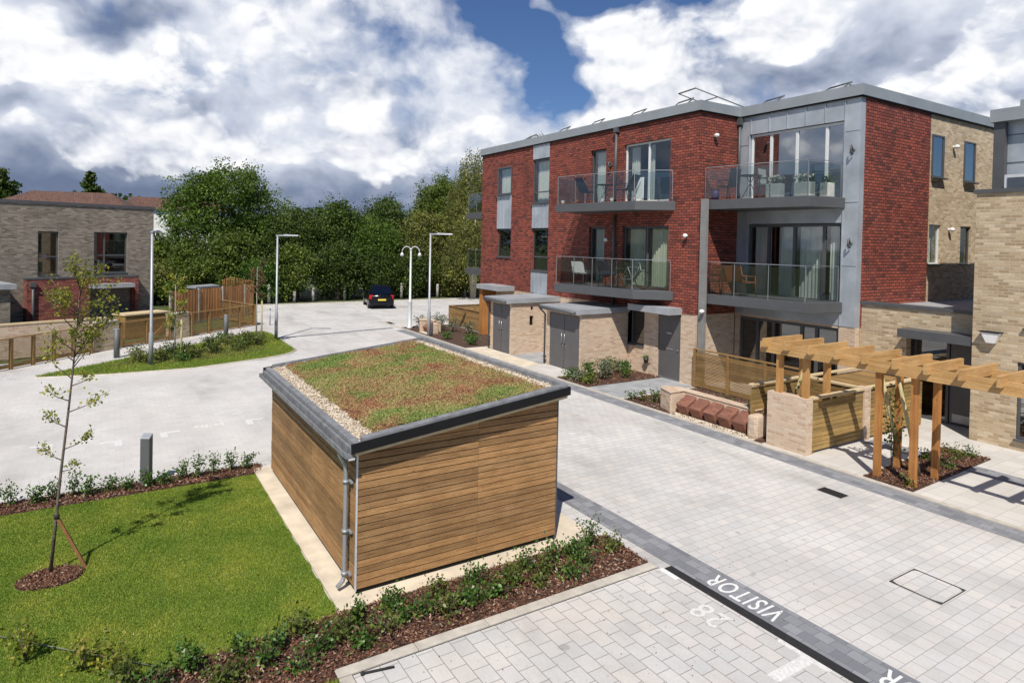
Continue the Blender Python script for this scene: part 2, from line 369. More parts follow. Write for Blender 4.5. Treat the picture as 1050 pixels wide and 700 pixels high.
def thing(name, label, cat, loc=(0, 0, 0), group=None, rz=0.):
    o = bpy.data.objects.new(name, None); COL.objects.link(o); o.location = loc; o.rotation_euler = (0, 0, rz)
    o.empty_display_size = .2
    o['label'] = label; o['category'] = cat
    if group: o['group'] = group
    OFF[o.name] = Vector(loc); return o
def tag(o, label, cat, group=None, kind=None):
    o['label'] = label; o['category'] = cat
    if group: o['group'] = group
    if kind: o['kind'] = kind
    return o
def struct(o): o['kind'] = 'structure'; return o
def copy_tree(o, parent=None):
    c = o.copy(); COL.objects.link(c); c.parent = parent; OFF[c.name] = OFF.get(o.name, Vector())
    for ch in list(o.children): copy_tree(ch, c)
    return c
def cards(name, P, S, m, parent, up=.3, aspect=.55, flat=None):
    """many leaf quads (rhombus) at P with sizes S"""
    n = len(P); o0 = np.array(OFF.get(parent.name, Vector())) if parent is not None else np.zeros(3)
    P = P-o0
    d = RNG.normal(size=(n, 3)); d[:, 2] += up; d /= np.linalg.norm(d, axis=1)[:, None]
    if flat is not None:
        d[:, 2] *= flat; d /= np.linalg.norm(d, axis=1)[:, None]
    e = RNG.normal(size=(n, 3)); 
    if flat is not None: e[:, 2] *= flat
    e -= d*(e*d).sum(1)[:, None]; e /= np.linalg.norm(e, axis=1)[:, None]
    S = S[:, None]
    V = np.stack([P-d*S*.5, P+e*S*.5*aspect, P+d*S*.5, P-e*S*.5*aspect], 1).reshape(-1, 3)
    me = bpy.data.meshes.new(name); me.vertices.add(4*n); me.vertices.foreach_set('co', V.astype(np.float32).ravel())
    me.loops.add(4*n); me.loops.foreach_set('vertex_index', np.arange(4*n, dtype=np.int32))
    me.polygons.add(n); me.polygons.foreach_set('loop_start', np.arange(0, 4*n, 4, dtype=np.int32))
    me.update(calc_edges=True)
    me.materials.append(M[m]); o = bpy.data.objects.new(name, me); COL.objects.link(o)
    if parent is not None: o.parent = parent; OFF[o.name] = Vector(o0)
    return o

def wall(mb, F, a0, a1, z0, z1, thick, holes=(), d0=0.):
    """wall with rectangular openings (a0,a1,z0,z1), front at depth d0"""
    A = sorted({a0, a1, *[h[0] for h in holes], *[h[1] for h in holes]}); A = [a for a in A if a0 <= a <= a1]
    Z = sorted({z0, z1, *[h[2] for h in holes], *[h[3] for h in holes]}); Z = [z for z in Z if z0 <= z <= z1]
    inh = lambda a, z: any(h[0] < a < h[1] and h[2] < z < h[3] for h in holes)
    d1 = d0+thick
    solid = {}
    for i in range(len(A)-1):
        for j in range(len(Z)-1):
            solid[i, j] = not inh((A[i]+A[i+1])/2, (Z[j]+Z[j+1])/2)
    for (i, j), s_ in solid.items():
        if not s_: continue
        x0, x1, y0, y1 = A[i], A[i+1], Z[j], Z[j+1]
        mb.face([F.p(x0, d0, y0), F.p(x1, d0, y0), F.p(x1, d0, y1), F.p(x0, d0, y1)])
        mb.face([F.p(x1, d1, y0), F.p(x0, d1, y0), F.p(x0, d1, y1), F.p(x1, d1, y1)])
        if not solid.get((i-1, j), False): mb.face([F.p(x0, d1, y0), F.p(x0, d0, y0), F.p(x0, d0, y1), F.p(x0, d1, y1)])
        if not solid.get((i+1, j), False): mb.face([F.p(x1, d0, y0), F.p(x1, d1, y0), F.p(x1, d1, y1), F.p(x1, d0, y1)])
        if not solid.get((i, j-1), False): mb.face([F.p(x0, d1, y0), F.p(x1, d1, y0), F.p(x1, d0, y0), F.p(x0, d0, y0)])
        if not solid.get((i, j+1), False): mb.face([F.p(x0, d0, y1), F.p(x1, d0, y1), F.p(x1, d1, y1), F.p(x0, d1, y1)])
    return mb

def window(parent, F, a0, a1, z0, z1, d=.1, mull=(), trans=(), fm='zinc_dark', gm='glass', fw=.05, name='window', curtain=None, sill=True, thickmull=None):
    mb = MB()
    fd = .07
    mb.fbox(F, a0, a0+fw, d, d+fd, z0, z1).fbox(F, a1-fw, a1, d, d+fd, z0, z1)
    mb.fbox(F, a0+fw, a1-fw, d, d+fd, z0, z0+fw).fbox(F, a0+fw, a1-fw, d, d+fd, z1-fw, z1)
    for m_ in mull: mb.fbox(F, m_-fw*.6, m_+fw*.6, d-.004, d+fd-.004, z0+fw, z1-fw)
    for t in trans: mb.fbox(F, a0+fw, a1-fw, d-.002, d+fd-.006, t-fw*.5, t+fw*.5)
    w = mb.build(name, fm, parent)
    MB().fbox(F, a0+fw*.5, a1-fw*.5, d+.03, d+.042, z0+fw*.5, z1-fw*.5).build('glass_pane', gm, w)
    if sill: MB().fbox(F, a0-.02, a1+.02, d-.13, d, z0-.045, z0-.003).build('sill', 'zinc_dark', w)
    if curtain:
        for (c0, c1, mt) in curtain:
            cb = MB(); n = max(4, int((c1-c0)/.035)); pts = []
            for k in range(n+1):
                a = c0+(c1-c0)*k/n; pts.append((a, d+.22+.035*math.sin(k*1.9)+.01*math.sin(k*.7)))
            for k in range(n):
                cb.face([F.p(pts[k][0], pts[k][1], z0+.03), F.p(pts[k+1][0], pts[k+1][1], z0+.03), F.p(pts[k+1][0], pts[k+1][1], z1-.08), F.p(pts[k][0], pts[k][1], z1-.08)], True)
            cb.build('curtain', mt, w)
    return w

# ================================================================== CAMERA
Fpx, CYp = 655.008, 258.915
yaw, pit, rol = -1.00875928, 0.0167128547, -0.0204994468
cy_, sy_, cp_, sp_ = math.cos(yaw), math.sin(yaw), math.cos(pit), math.sin(pit)
f_ = Vector((sy_*cp_, cy_*cp_, -sp_)); r_ = Vector((cy_, -sy_, 0)); d_ = f_.cross(r_)
r2 = r_*math.cos(rol)+d_*math.sin(rol); d2 = -r_*math.sin(rol)+d_*math.cos(rol)
cam = bpy.data.cameras.new('camera'); co = bpy.data.objects.new('camera', cam); COL.objects.link(co)
mw = Matrix(((r2.x, -d2.x, -f_.x, 0), (r2.y, -d2.y, -f_.y, 0), (r2.z, -d2.z, -f_.z, 4.6), (0, 0, 0, 1)))
co.matrix_world = mw
cam.sensor_width = 36; cam.lens = 36*Fpx/1050; cam.shift_y = -(350-CYp)/1050; cam.clip_end = 4000; cam.clip_start = .1
scene.camera = co

# ================================================================== GROUND
def sheet(name, poly, z, m, holes=None, kind='structure'):
    o = MB().face([(x, y, z) for x, y in poly]).build(name, m); o['kind'] = kind; return o
sheet('ground', [(-900, -900), (900, -900), (900, 900), (-900, 900)], -.03, 'field')
sheet('road', [(-45.2, 8.2), (-45.2, 40), (12, 40), (12, -14), (-24, -14), (-28.5, -1.9), (-36.2, 6.7), (-44.6, 8.2)], 0., 'pave_road')
sheet('footpath', [(-34.2, 12.88), (6, 12.88), (6, 19.2), (-34.2, 19.2)], .004, 'pave_walk')
sheet('parking_bay', [(-6.47, -1.5), (8, -1.5), (8, 6.7), (-6.47, 6.7)], .008, 'pave_bay')
sheet('parking_court', [(-24.3, -14), (-13.7, -14), (-13.7, 6.5), (-24.3, 6.5), (-25.2, 4)], .004, 'pave_far')
# grey paver bands
struct(MB().box(-13.4, 8, 6.86, 7.34, -.01, .008).build('paver_band', 'pave_grey'))
struct(MB().box(-30.4, 6, 12.28, 12.74, -.01, .008).build('paver_band', 'pave_grey'))
sheet('channel_band', [(-30.3, 6.5), (-30.05, 6.5), (-31.2, 12.5), (-31.5, 12.5)], .012, 'pave_grey')
struct(MB().box(-6.42, 8, 6.72, 6.85, -.02, .012).build('drain_channel', 'drain'))
struct(MB().box(-34, 6, 12.745, 12.875, -.02, .035).build('kerb', 'kerb'))
# bay kerb (flush edging) : along Y and along X
kb = MB()
y = 2.05
while y < 6.6:
    kb.box(-6.63, -6.485, y, min(y+.908, 6.68), -.02, .03); y += .915
x = -6.46
while x < 0: kb.box(x, x+.908, 2.05, 2.19, -.02, .03); x += .915
struct(kb.build('kerb', 'kerb', bevel=.006))
struct(MB().box(-6.484, -6.472, 2.19, 6.66, -.02, .0095).box(-6.484, 0, 2.191, 2.203, -.02, .0093).build('joint_line', 'dark_gap'))
sheet('verge', [(-6.46, -3), (2, -3), (2, 2.05), (-6.46, 2.05)], .012, 'verge')
# lawn with gentle sheet + blades
sheet('lawn', [(-12.98, -8), (-7.5, -8), (-7.45, .3), (-7.58, 2.4), (-12.98, 2.42)], .014, 'lawn')
def blades(name, label, poly_fn, box, n, h, m='blades'):
    x = RNG.uniform(box[0], box[1], n); y = RNG.uniform(box[2], box[3], n); k = poly_fn(x, y); x = x[k]; y = y[k]; n = len(x)
    a = RNG.uniform(0, 6.28, n); w = RNG.uniform(.004, .009, n); hh = h*RNG.uniform(.5, 1.3, n); b = RNG.uniform(0, 6.28, n); ln = hh*RNG.uniform(.1, .9, n)
    V = np.zeros((n, 3, 3)); z0 = .012 if h < .06 else .03
    V[:, 0] = np.stack([x-np.cos(a)*w, y-np.sin(a)*w, np.full(n, z0)], 1); V[:, 1] = np.stack([x+np.cos(a)*w, y+np.sin(a)*w, np.full(n, z0)], 1)
    V[:, 2] = np.stack([x+np.cos(b)*ln, y+np.sin(b)*ln, z0+hh], 1)
    me = bpy.data.meshes.new(name); me.vertices.add(3*n); me.vertices.foreach_set('co', V.astype(np.float32).ravel())
    me.loops.add(3*n); me.loops.foreach_set('vertex_index', np.arange(3*n, dtype=np.int32)); me.polygons.add(n)
    me.polygons.foreach_set('loop_start', np.arange(0, 3*n, 3, dtype=np.int32)); me.update(calc_edges=True)
    me.materials.append(M[m]); o = bpy.data.objects.new(name, me); COL.objects.link(o)
    return tag(o, label, 'grass', None, 'stuff')
ring = lambda x, y: ((x+10.33)**2/.30**2+(y+.63)**2/.36**2) > 1+.25*np.sin(9*x+7*y)
blades('lawn_grass', 'short mown green lawn grass beside the timber shed', lambda x, y: ring(x, y) & (x < -7.47-.08*np.maximum(0, (y-.3)/2.1)+.03*np.sin(y*9)) & (y < 2.4+.02*np.sin(x*11)), (-12.98, -7.4, -2.6, 2.45), 420000, .019)
blades('verge_grass', 'small corner patch of grass outside the bay kerb', lambda x, y: x > -9, (-6.46, -5.4, .8, 2.04), 16000, .04)
# slab under shed
struct(MB().box(-13.3, -7.64, 2.42, 6.5, -.02, .03).build('slab', 'slab'))
# beds
def bedpoly(name, poly, z=.02):
    o = MB().prism(poly, -.02, z).build(name, 'soil'); o['kind'] = 'structure'; return o
BEDS = [('planting_bed', [(-7.63, 2.44), (-7.52, .3), (-7.56, -3), (-6.46, -3), (-6.46, 2.04), (-6.64, 2.06), (-6.64, 6.62), (-7.63, 6.68)]),
        ('planting_bed', [(-13.62, -5), (-13.0, -5), (-13.0, 2.44), (-13.32, 2.6), (-13.55, 2.6)]),
        ('planting_bed', [(-17.55, 12.95), (-15.9, 12.95), (-15.9, 16.2), (-17.55, 16.2)]),
        ('planting_bed', [(-14.15, 12.9), (-9.45, 12.9), (-9.45, 16.0), (-14.15, 16.15)]),
        ('planting_bed', [(-7.05, 12.95), (-6.1, 12.95), (-6.2, 16.55), (-7.15, 16.55)]),
        ('planting_bed', [(-29.2, 12.95), (-24.2, 12.95), (-24.2, 15.8), (-31.3, 15.8), (-31.3, 12.95)])]
for nme, poly in BEDS: bedpoly(nme, poly)
def inpoly(x, y, poly):
    c = np.zeros(len(x), bool); n = len(poly)
    for i in range(n):
        x1, y1 = poly[i]; x2, y2 = poly[(i+1) % n]
        k = (y1 > y) != (y2 > y)
        with np.errstate(divide='ignore', invalid='ignore'): xi = (x2-x1)*(y-y1)/(y2-y1+1e-12)+x1
        c ^= k & (x < xi)
    return c
def chips(name, label, poly, n, s=(.02, .06), z=.02, zr=.03, m='mulch', spill=.0):
    xs = [p[0] for p in poly]; ys = [p[1] for p in poly]
    x = RNG.uniform(min(xs), max(xs), n); y = RNG.uniform(min(ys), max(ys), n); k = inpoly(x, y, poly); x = x[k]; y = y[k]
    x = x+RNG.normal(0, spill, len(x)); y = y+RNG.normal(0, spill, len(y))
    P = np.stack([x, y, z+RNG.uniform(0, zr, len(x))], 1)
    o = cards(name, P, RNG.uniform(s[0], s[1], len(x)), m, None, 0, .5, flat=.45)
    return tag(o, label, 'mulch', None, 'stuff')
chips('bark_mulch', 'red brown bark chip mulch along the front of the timber shed', BEDS[0][1], 26000, spill=.015)
chips('bark_mulch', 'dark bark mulch strip between the lawn and the pale paving', BEDS[1][1], 14000, spill=.02)
chips('bark_mulch', 'bark mulch in the bed below the kitchen window', BEDS[2][1], 5000)
chips('bark_mulch', 'bark mulch behind the low brick seat wall', BEDS[3][1], 9000)
chips('bark_mulch', 'bark mulch bed at the feet of the timber pergola posts', BEDS[4][1], 7000)
tr_ = [(-10.33+.30*math.cos(t), -.63+.38*math.sin(t)) for t in np.linspace(0, 6.28, 22)[:-1]]
chips('bark_mulch', 'oval of bark mulch round the foot of the lawn sapling', tr_, 3500, s=(.02, .045))
struct(MB().face([(p[0], p[1], .018) for p in tr_]).build('mulch_ring', 'soil'))
nl_ = 260; lx = np.concatenate([RNG.uniform(-6.6, -4.5, nl_), RNG.uniform(-14.6, -13.6, nl_)]); ly = np.concatenate([RNG.uniform(2.3, 8.5, nl_), RNG.uniform(-3, 2.6, nl_)])
tag(cards('leaf_litter', np.stack([lx, ly, np.full(len(lx), .022)], 1), RNG.uniform(.008, .022, len(lx)), 'mulch', None, 0, .6, flat=.3), 'scattered bark crumbs and dry leaves blown onto the pavers', 'litter', None, 'stuff')
# island verge
ISL = [(-24.89, -2.0), (-24.75, -1.4), (-24.45, 0), (-24.38, 2.5), (-25.3, 5.1), (-25.9, 6.0), (-26.6, 6.45), (-31.6, 6.5), (-32.4, 6.3), (-32.6, 6.0), (-29.6, 3.05), (-26.55, -.33), (-25.3, -1.8)]
iv = MB().prism(ISL, -.02, .03).build('verge_island', 'verge'); struct(iv)
blades('island_grass', 'mown grass of the island verge round the planting bed', lambda x, y: inpoly(x, y, ISL) & (y > -9), (-32.6, -24.3, -2, 6.5), 90000, .07)
ISLB = [(-25.9, -.2), (-25.7, 2.2), (-26.4, 4.4), (-27.3, 5.5), (-30.3, 5.7), (-30.6, 5.1), (-28.7, 3.0), (-26.8, .7)]
o = MB().prism(ISLB, 0, .045).build('planting_bed', 'soil'); struct(o)
struct(MB().tube([(p[0], p[1], .0) for p in ISL]+[(ISL[0][0], ISL[0][1], .0)], .05, 6).build('kerb', 'kerb'))
# strip of footpath between island and garden fences is paving (road sheet); rear verge under hedge
sheet('verge_hedge', [(-60, 8.0), (-45.2, 8.1), (-45.2, 45), (-60, 45)], .02, 'field')
struct(MB().box(-45.25, -45.1, 8.2, 40, -.02, .06).build('kerb', 'kerb'))

# ---- painted marks
def textobj(name, s, x, y, z, size, m, label, cat='marking', sx=1., shear=0.):
    cu = bpy.data.curves.new(name, 'FONT'); cu.body = s; cu.size = size; cu.extrude = .0; cu.resolution_u = 3; cu.offset = size*.012
    cu.align_x = 'CENTER'; cu.align_y = 'CENTER'; cu.space_character = 1.12
    o = bpy.data.objects.new(name, cu); COL.objects.link(o)
    bpy.context.view_layer.update()
    dg = bpy.context.evaluated_depsgraph_get(); me = bpy.data.meshes.new_from_object(o.evaluated_get(dg)); bpy.data.objects.remove(o)
    me.name = name; me.materials.clear(); me.materials.append(M[m]); o = bpy.data.objects.new(name, me); COL.objects.link(o)
    o.location = (x, y, z); o.rotation_euler = (0, 0, math.pi); o.scale = (sx, 1, 1)
    tag(o, label, cat); return o
textobj('painted_word', 'VISITOR', -5.36, 7.10, .0125, .46, 'paint', 'white painted word VISITOR on the grey paver band, seen whole', sx=.60)
textobj('painted_word', 'VISITOR', -3.06, 7.12, .0125, .46, 'paint', 'white painted word VISITOR cut off by the bottom edge of the photo', sx=.60)
textobj('painted_number', '28', -5.30, 6.37, .0125, .50, 'paint_worn', 'white painted bay number 28 on the parking bay pavers', sx=.85)
tag(MB().box(-4.55, -3.92, 6.635, 6.70, .006, .0118).box(-4.24, -4.10, 6.02, 6.635, .006, .0118).build('bay_line', 'paint_worn'), 'white T shaped bay marking beside the black drain channel', 'marking')
tag(MB().box(-6.44, -6.12, 6.62, 6.70, .006, .0118).build('bay_line', 'paint'), 'short white corner mark where the kerb meets the drain channel', 'marking')
for (x, y, w) in [(-16.9, -1.0, 'faint white corner mark furthest left on the pale court'), (-16.55, .27, 'white corner bay mark left of the grey bollard'), (-16.75, 1.02, 'white corner bay mark above the grey bollard'), (-16.95, 2.9, 'white corner bay mark nearest the shed wall')]:
    sg = -1 if y in (.27, -1.0) else 1
    mb = MB(); y0, y1 = sorted((y, y+sg*.42)); mb.box(x-.05, x+.04, y0, y1, 0, .0078); yb0, yb1 = sorted((y, y+sg*.14)); mb.box(x+.04, x+.38, yb0, yb1, 0, .0078)
    tag(mb.build('bay_line', 'paint_worn'), w, 'marking')
mb = MB()
for k, (a, b_) in enumerate([(0, .1), (.14, .2), (.24, .3), (.44, .54), (.58, .66)]): mb.box(-17.0+.03*(k % 2), -16.86+.05*(k % 3), 1.75+a, 1.75+b_, 0, .0078)
mb.box(-16.96, -16.95, 1.75, 2.41, 0, .0076)
tag(mb.build('bay_line', 'paint_worn'), 'broken white paint dashes on the court between two corner marks', 'marking')

# ---- covers and gullies
mh = thing('manhole_cover', 'square recessed manhole cover filled with pavers in the road', 'manhole cover', (-4.27, 9.53, 0))
MB().box(-4.57, -3.97, 9.22, 9.84, -.01, .0085).build('cover', 'pave_road', mh)
e = MB(); x0, x1, y0, y1 = -4.6, -3.94, 9.19, 9.87; t_ = .010
e.box(x0, x1, y0, y0+t_, -.01, .010).box(x0, x1, y1-t_, y1, -.01, .010).box(x0, x0+t_, y0+t_, y1-t_, -.01, .010).box(x1-t_, x1, y0+t_, y1-t_, -.01, .010)
for (cx, cy, sx, sy) in ((x0+t_, y0+t_, 1, 1), (x1-t_, y0+t_, -1, 1), (x1-t_, y1-t_, -1, -1), (x0+t_, y1-t_, 1, -1)):
    q = [(cx, cy), (cx+sx*.11, cy), (cx, cy+sy*.05)]
    if sx*sy < 0: q = q[::-1]
    e.prism(q, .0, .0105)
e.build('frame', 'dark_gap', mh)
def gully(x, y, w, d, label):
    g = thing('gully_grate', label, 'drain grate', (x, y, 0))
    MB().box(x-w/2, x+w/2, y-d/2, y+d/2, -.01, .006).build('frame', 'drain', g)
    b = MB(); n = 9
    for k in range(n): xx = x-w/2+.03+(w-.06)*k/(n-1); b.box(xx-.008, xx+.008, y-d/2+.02, y+d/2-.02, 0, .014)
    b.build('grate', 'black_metal', g)
gully(-6.86, 11.57, .48, .26, 'black rectangular gully grate in the near road before the pergola')
gully(-33.2, 13.0, .9, .45, 'dark gully grate near the foot of the twin lamp')

# ================================================================== SHED
sh = thing('timber_shed', 'timber clad store shed with a sloping green sedum roof', 'shed', (-10.4, 4.3, 0))
X0, X1, Y0, Y1 = -12.95, -7.90, 2.70, 5.88
zr = lambda y: 1.86+(y-2.45)*.1085     # underside of roof line
def boards(F, a0, a1, ztop, m, name, joint=None):
    mb = MB(); z = .10; k = 0
    while True:
        z1 = z+.090
        for (b0, b1) in ((a0, joint), (joint, a1)) if joint else ((a0, a1),):
            # clip to the roof slope
            zt0, zt1 = ztop(b0), ztop(b1)
            if z >= max(zt0, zt1): continue
            j = random.uniform(-.002, .003)
            if min(zt0, zt1) >= z1:
                mb.fbox(F, b0+.002, b1-.002, -.0+j, .022, z, z1-.011)
            else:
                # slanted cut
                lo, hi = b0+.002, b1-.002
                f = lambda a: zt0+(zt1-zt0)*(a-b0)/(b1-b0)
                if f(lo) < z: lo = b0+(z-zt0)/(zt1-zt0)*(b1-b0)
                P = []
                hi_l = min(z1-.007, max(z, f(lo))); hi_r = min(z1-.007, f(hi))
                P = [F.p(lo, j, z), F.p(hi, j, z), F.p(hi, .022, z), F.p(lo, .022, z), F.p(lo, j, hi_l), F.p(hi, j, hi_r), F.p(hi, .022, hi_r), F.p(lo, .022, hi_l)]
                if f(lo) < z1-.007 < f(hi):
                    am = b0+(z1-.007-zt0)/(zt1-zt0)*(b1-b0)
                    mb.hexa([F.p(lo, j, z), F.p(am, j, z), F.p(am, .022, z), F.p(lo, .022, z), F.p(lo, j, hi_l), F.p(am, j, z1-.007), F.p(am, .022, z1-.007), F.p(lo, .022, hi_l)])
                    mb.fbox(F, am, hi, j, .022, z, z1-.007)
                else: mb.hexa(P)
        z += .092; k += 1
        if z > 2.35: break
    return mb.build(name, m, sh)
FF = Fr((X1, Y0), (0, 1), (-1, 0))      # front (+X) face: a = y-Y0
boards(FF, 0.02, Y1-Y0, lambda a: zr(Y0+a)-.005, 'cedar', 'cladding', 1.78)
FS = Fr((X0, Y0), (1, 0), (0, 1))       # left (-Y) face
boards(FS, 0, X1-X0-.02, lambda a: zr(Y0)-.005, 'cedar_x', 'cladding', 2.9)
FR = Fr((X1, Y1), (-1, 0), (0, -1)); boards(FR, 0.02, X1-X0-.02, lambda a: zr(Y1)-.005, 'cedar_x', 'cladding', 2.4)
FB = Fr((X0, Y1), (0, -1), (1, 0)); boards(FB, 0, Y1-Y0-.02, lambda a: zr(Y0)-.02, 'cedar', 'cladding')
MB().box(X0+.03, X1-.03, Y0+.03, Y1-.03, .03, 1.8).build('inner_wall', 'black', sh)
MB().box(X1-.018, X1+.004, Y0-.006, Y0+.016, .08, zr(Y0)-.01).build('corner_trim', 'galv_lt', sh); MB().box(X1-.018, X1+.006, Y1-.02, Y1+.002, .05, zr(Y1)-.03).build('corner_trim', 'zinc_dark', sh)
# roof build-up following the slope
RX0, RX1, RY0, RY1 = -13.12, -7.70, 2.56, 5.96
def slab_s(mb, x0, x1, y0, y1, h0, h1):
    return mb.hexa([(x0, y0, zr(y0)+h0), (x1, y0, zr(y0)+h0), (x1, y1, zr(y1)+h0), (x0, y1, zr(y1)+h0), (x0, y0, zr(y0)+h1), (x1, y0, zr(y0)+h1), (x1, y1, zr(y1)+h1), (x0, y1, zr(y1)+h1)])
slab_s(MB(), RX0+.04, RX1-.04, RY0+.06, RY1-.03, 0, .045).build('roof_deck', 'coping_t', sh)
slab_s(slab_s(slab_s(MB(), RX1-.03, RX1, RY0, RY1, .05, .17), RX0, RX1-.03, RY1-.03, RY1, .05, .17), RX0, RX0+.03, RY0, RY1-.03, .05, .17).build('fascia', 'black', sh)
up = slab_s(slab_s(slab_s(slab_s(MB(), RX1-.155, RX1-.031, RY0+.16, RY1-.075, .08, .205), RX0+.031, RX1-.031, RY1-.075, RY1-.031, .08, .205), RX0+.031, RX0+.07, RY0+.16, RY1-.075, .08, .205), RX0+.031, RX1-.031, RY0+.04, RY0+.13, .05, .165)
up.build('roof_edging', 'lead', sh)
slab_s(MB(), RX0+.07, RX1-.155, RY0+.13, RY1-.075, .06, .13).build('gravel_base', 'slab', sh)
slab_s(MB(), RX0+.22, RX1-.28, RY0+.40, RY1-.36, .10, .175).build('sedum_mat', 'sedum', sh)
# sedum tufts (merged part)
n = 95000; sx = RNG.uniform(RX0+.16, RX1-.22, n); sy = RNG.uniform(RY0+.34, RY1-.30, n)
edge = np.minimum(np.minimum(sx-(RX0+.22), RX1-.28-sx), np.minimum(sy-(RY0+.40), RY1-.36-sy))
k = edge > -.05+.05*np.sin(sx*13)*np.cos(sy*17); sx, sy = sx[k], sy[k]
lump = .5+.5*np.sin(sx*3.1+1)*np.sin(sy*4.3)
P = np.stack([sx, sy, 1.86+(sy-2.45)*.1085+.17+RNG.uniform(0, .035, len(sx))*(.4+lump)], 1)
o = cards('sedum_tufts', P, RNG.uniform(.014, .034, len(sx)), 'sedum_tuft', sh, .4, .6)
# pebbles: low octahedra
def pebbles(name, P, S, m, parent):
    n = len(P); o0 = np.array(OFF.get(parent.name, Vector())); base = np.array([(1, 0, 0), (0, 1, 0), (-1, 0, 0), (0, -1, 0), (0, 0, .6), (0, 0, -.6)], float)
    a = RNG.uniform(0, 6.28, n); ca, sa = np.cos(a), np.sin(a)
    sc = S[:, None]*RNG.uniform(.6, 1.2, (n, 3))
    V = base[None]*sc[:, None, :]; X = V[..., 0]*ca[:, None]-V[..., 1]*sa[:, None]; Y = V[..., 0]*sa[:, None]+V[..., 1]*ca[:, None]
    V = np.stack([X, Y, V[..., 2]], -1)+(P-o0)[:, None, :]
    tri = np.array([(0, 1, 4), (1, 2, 4), (2, 3, 4), (3, 0, 4), (1, 0, 5), (2, 1, 5), (3, 2, 5), (0, 3, 5)])
    idx = (tri[None]+6*np.arange(n)[:, None, None]).reshape(-1)
    me = bpy.data.meshes.new(name); me.vertices.add(6*n); me.vertices.foreach_set('co', V.astype(np.float32).ravel())
    me.loops.add(24*n); me.loops.foreach_set('vertex_index', idx.astype(np.int32)); me.polygons.add(8*n); me.polygons.foreach_set('loop_start', np.arange(0, 24*n, 3, dtype=np.int32)); me.update(calc_edges=True)
    me.materials.append(M[m]); o = bpy.data.objects.new(name, me); COL.objects.link(o); o.parent = parent; OFF[o.name] = Vector(o0); return o
n = 15000; sx = RNG.uniform(RX0+.09, RX1-.165, n); sy = RNG.uniform(RY0+.14, RY1-.09, n)
inner = (sx > RX0+.26) & (sx < RX1-.32) & (sy > RY0+.44) & (sy < RY1-.40); sx, sy = sx[~inner], sy[~inner]
P = np.stack([sx, sy, 1.86+(sy-2.45)*.1085+.14+RNG.uniform(0, .02, len(sx))], 1)
pebbles('gravel_border', P, RNG.uniform(.010, .021, len(sx)), 'pebble', sh)
# gutter + downpipe
gt = MB(); zg = zr(RY0)
gt.box(RX0, RX1-.02, RY0-.075, RY0-.068, zg-.0, zg+.065).box(RX0, RX1-.02, RY0-.068, RY0-.005, zg-.0, zg+.01).box(RX0, RX1-.02, RY0-.005, RY0+.03, zg-.0, zg+.12).box(RX1-.03, RX1-.02, RY0-.068, RY0-.006, zg+.0105, zg+.065).box(RX0, RX0+.01, RY0-.068, RY0-.006, zg+.0105, zg+.065)
gt.build('gutter', 'lead', sh)
MB().box(RX0, RX1-.02, RY0-.03, RY0+.05, zg-.03, zg-.004).build('eaves_board', 'galv_lt', sh)
dp = MB().tube([(-8.10, 2.53, zg-.01), (-8.10, 2.54, zg-.08), (-8.10, 2.61, zg-.2), (-8.10, 2.62, zg-.34), (-8.10, 2.62, .22), (-8.10, 2.60, .15), (-8.08, 2.52, .09)], .029, 12)
dp.build('downpipe', 'galv', sh)
for z in (1.45, .80, .25): MB().tube([(-8.10, 2.62, z-.02), (-8.10, 2.62, z+.02)], .043, 12).box(-8.11, -8.0, 2.655, 2.69, z-.012, z+.012).build('pipe_bracket', 'galv', sh)

# ================================================================== MAIN BUILDING
mbld = thing('apartment_building', 'three storey red brick and zinc apartment building with glass balconies', 'building', (-20, 18, 0))
YF = 16.24; YZ = 18.2; XL = -28.8; XC = -14.45; XE = -10.27; YB = 27.3; ZR = 2.32; ZT = 9.0
redholes = [(-27.2, -25.92, 5.2-.02, 8.22), (-27.2, -25.92, 3.85, 5.2), (-24.12, -22.85, ZR, 9.0),
            (-20.03, -19.08, 6.12, 8.3), (-18.06, -15.72, 6.12, 8.3), (-20.03, -19.08, 3.05, 5.27), (-18.06, -15.72, 3.05, 5.27)]
wall(MB(), FX, XL, XC, ZR, ZT, .3, redholes, d0=YF).build('red_wall', 'redtile', mbld)
buffholes = [(-18.03, -16.8, .95, 2.26), (-16.12, -15.08, 0, 2.25)]
wall(MB(), FX, XL, XC-.0, 0, ZR-.002, .28, buffholes, d0=YF+.015).build('buff_wall', 'buff', mbld)
FRt = Fr((XC, 0), (0, 1), (-1, 0))
wall(MB(), FRt, YF+.3, YZ, ZR, ZT, .3).build('red_wall', 'redtile', mbld)
wall(MB(), FRt, YF+.3, YZ, 0, ZR-.002, .28, d0=.015).build('buff_wall', 'buff', mbld)
# left end wall
FLt = Fr((XL, 0), (0, -1), (1, 0))
wall(MB(), FLt, -YB, -YF-.3, 0, ZT, .3).build('end_wall', 'buff', mbld)
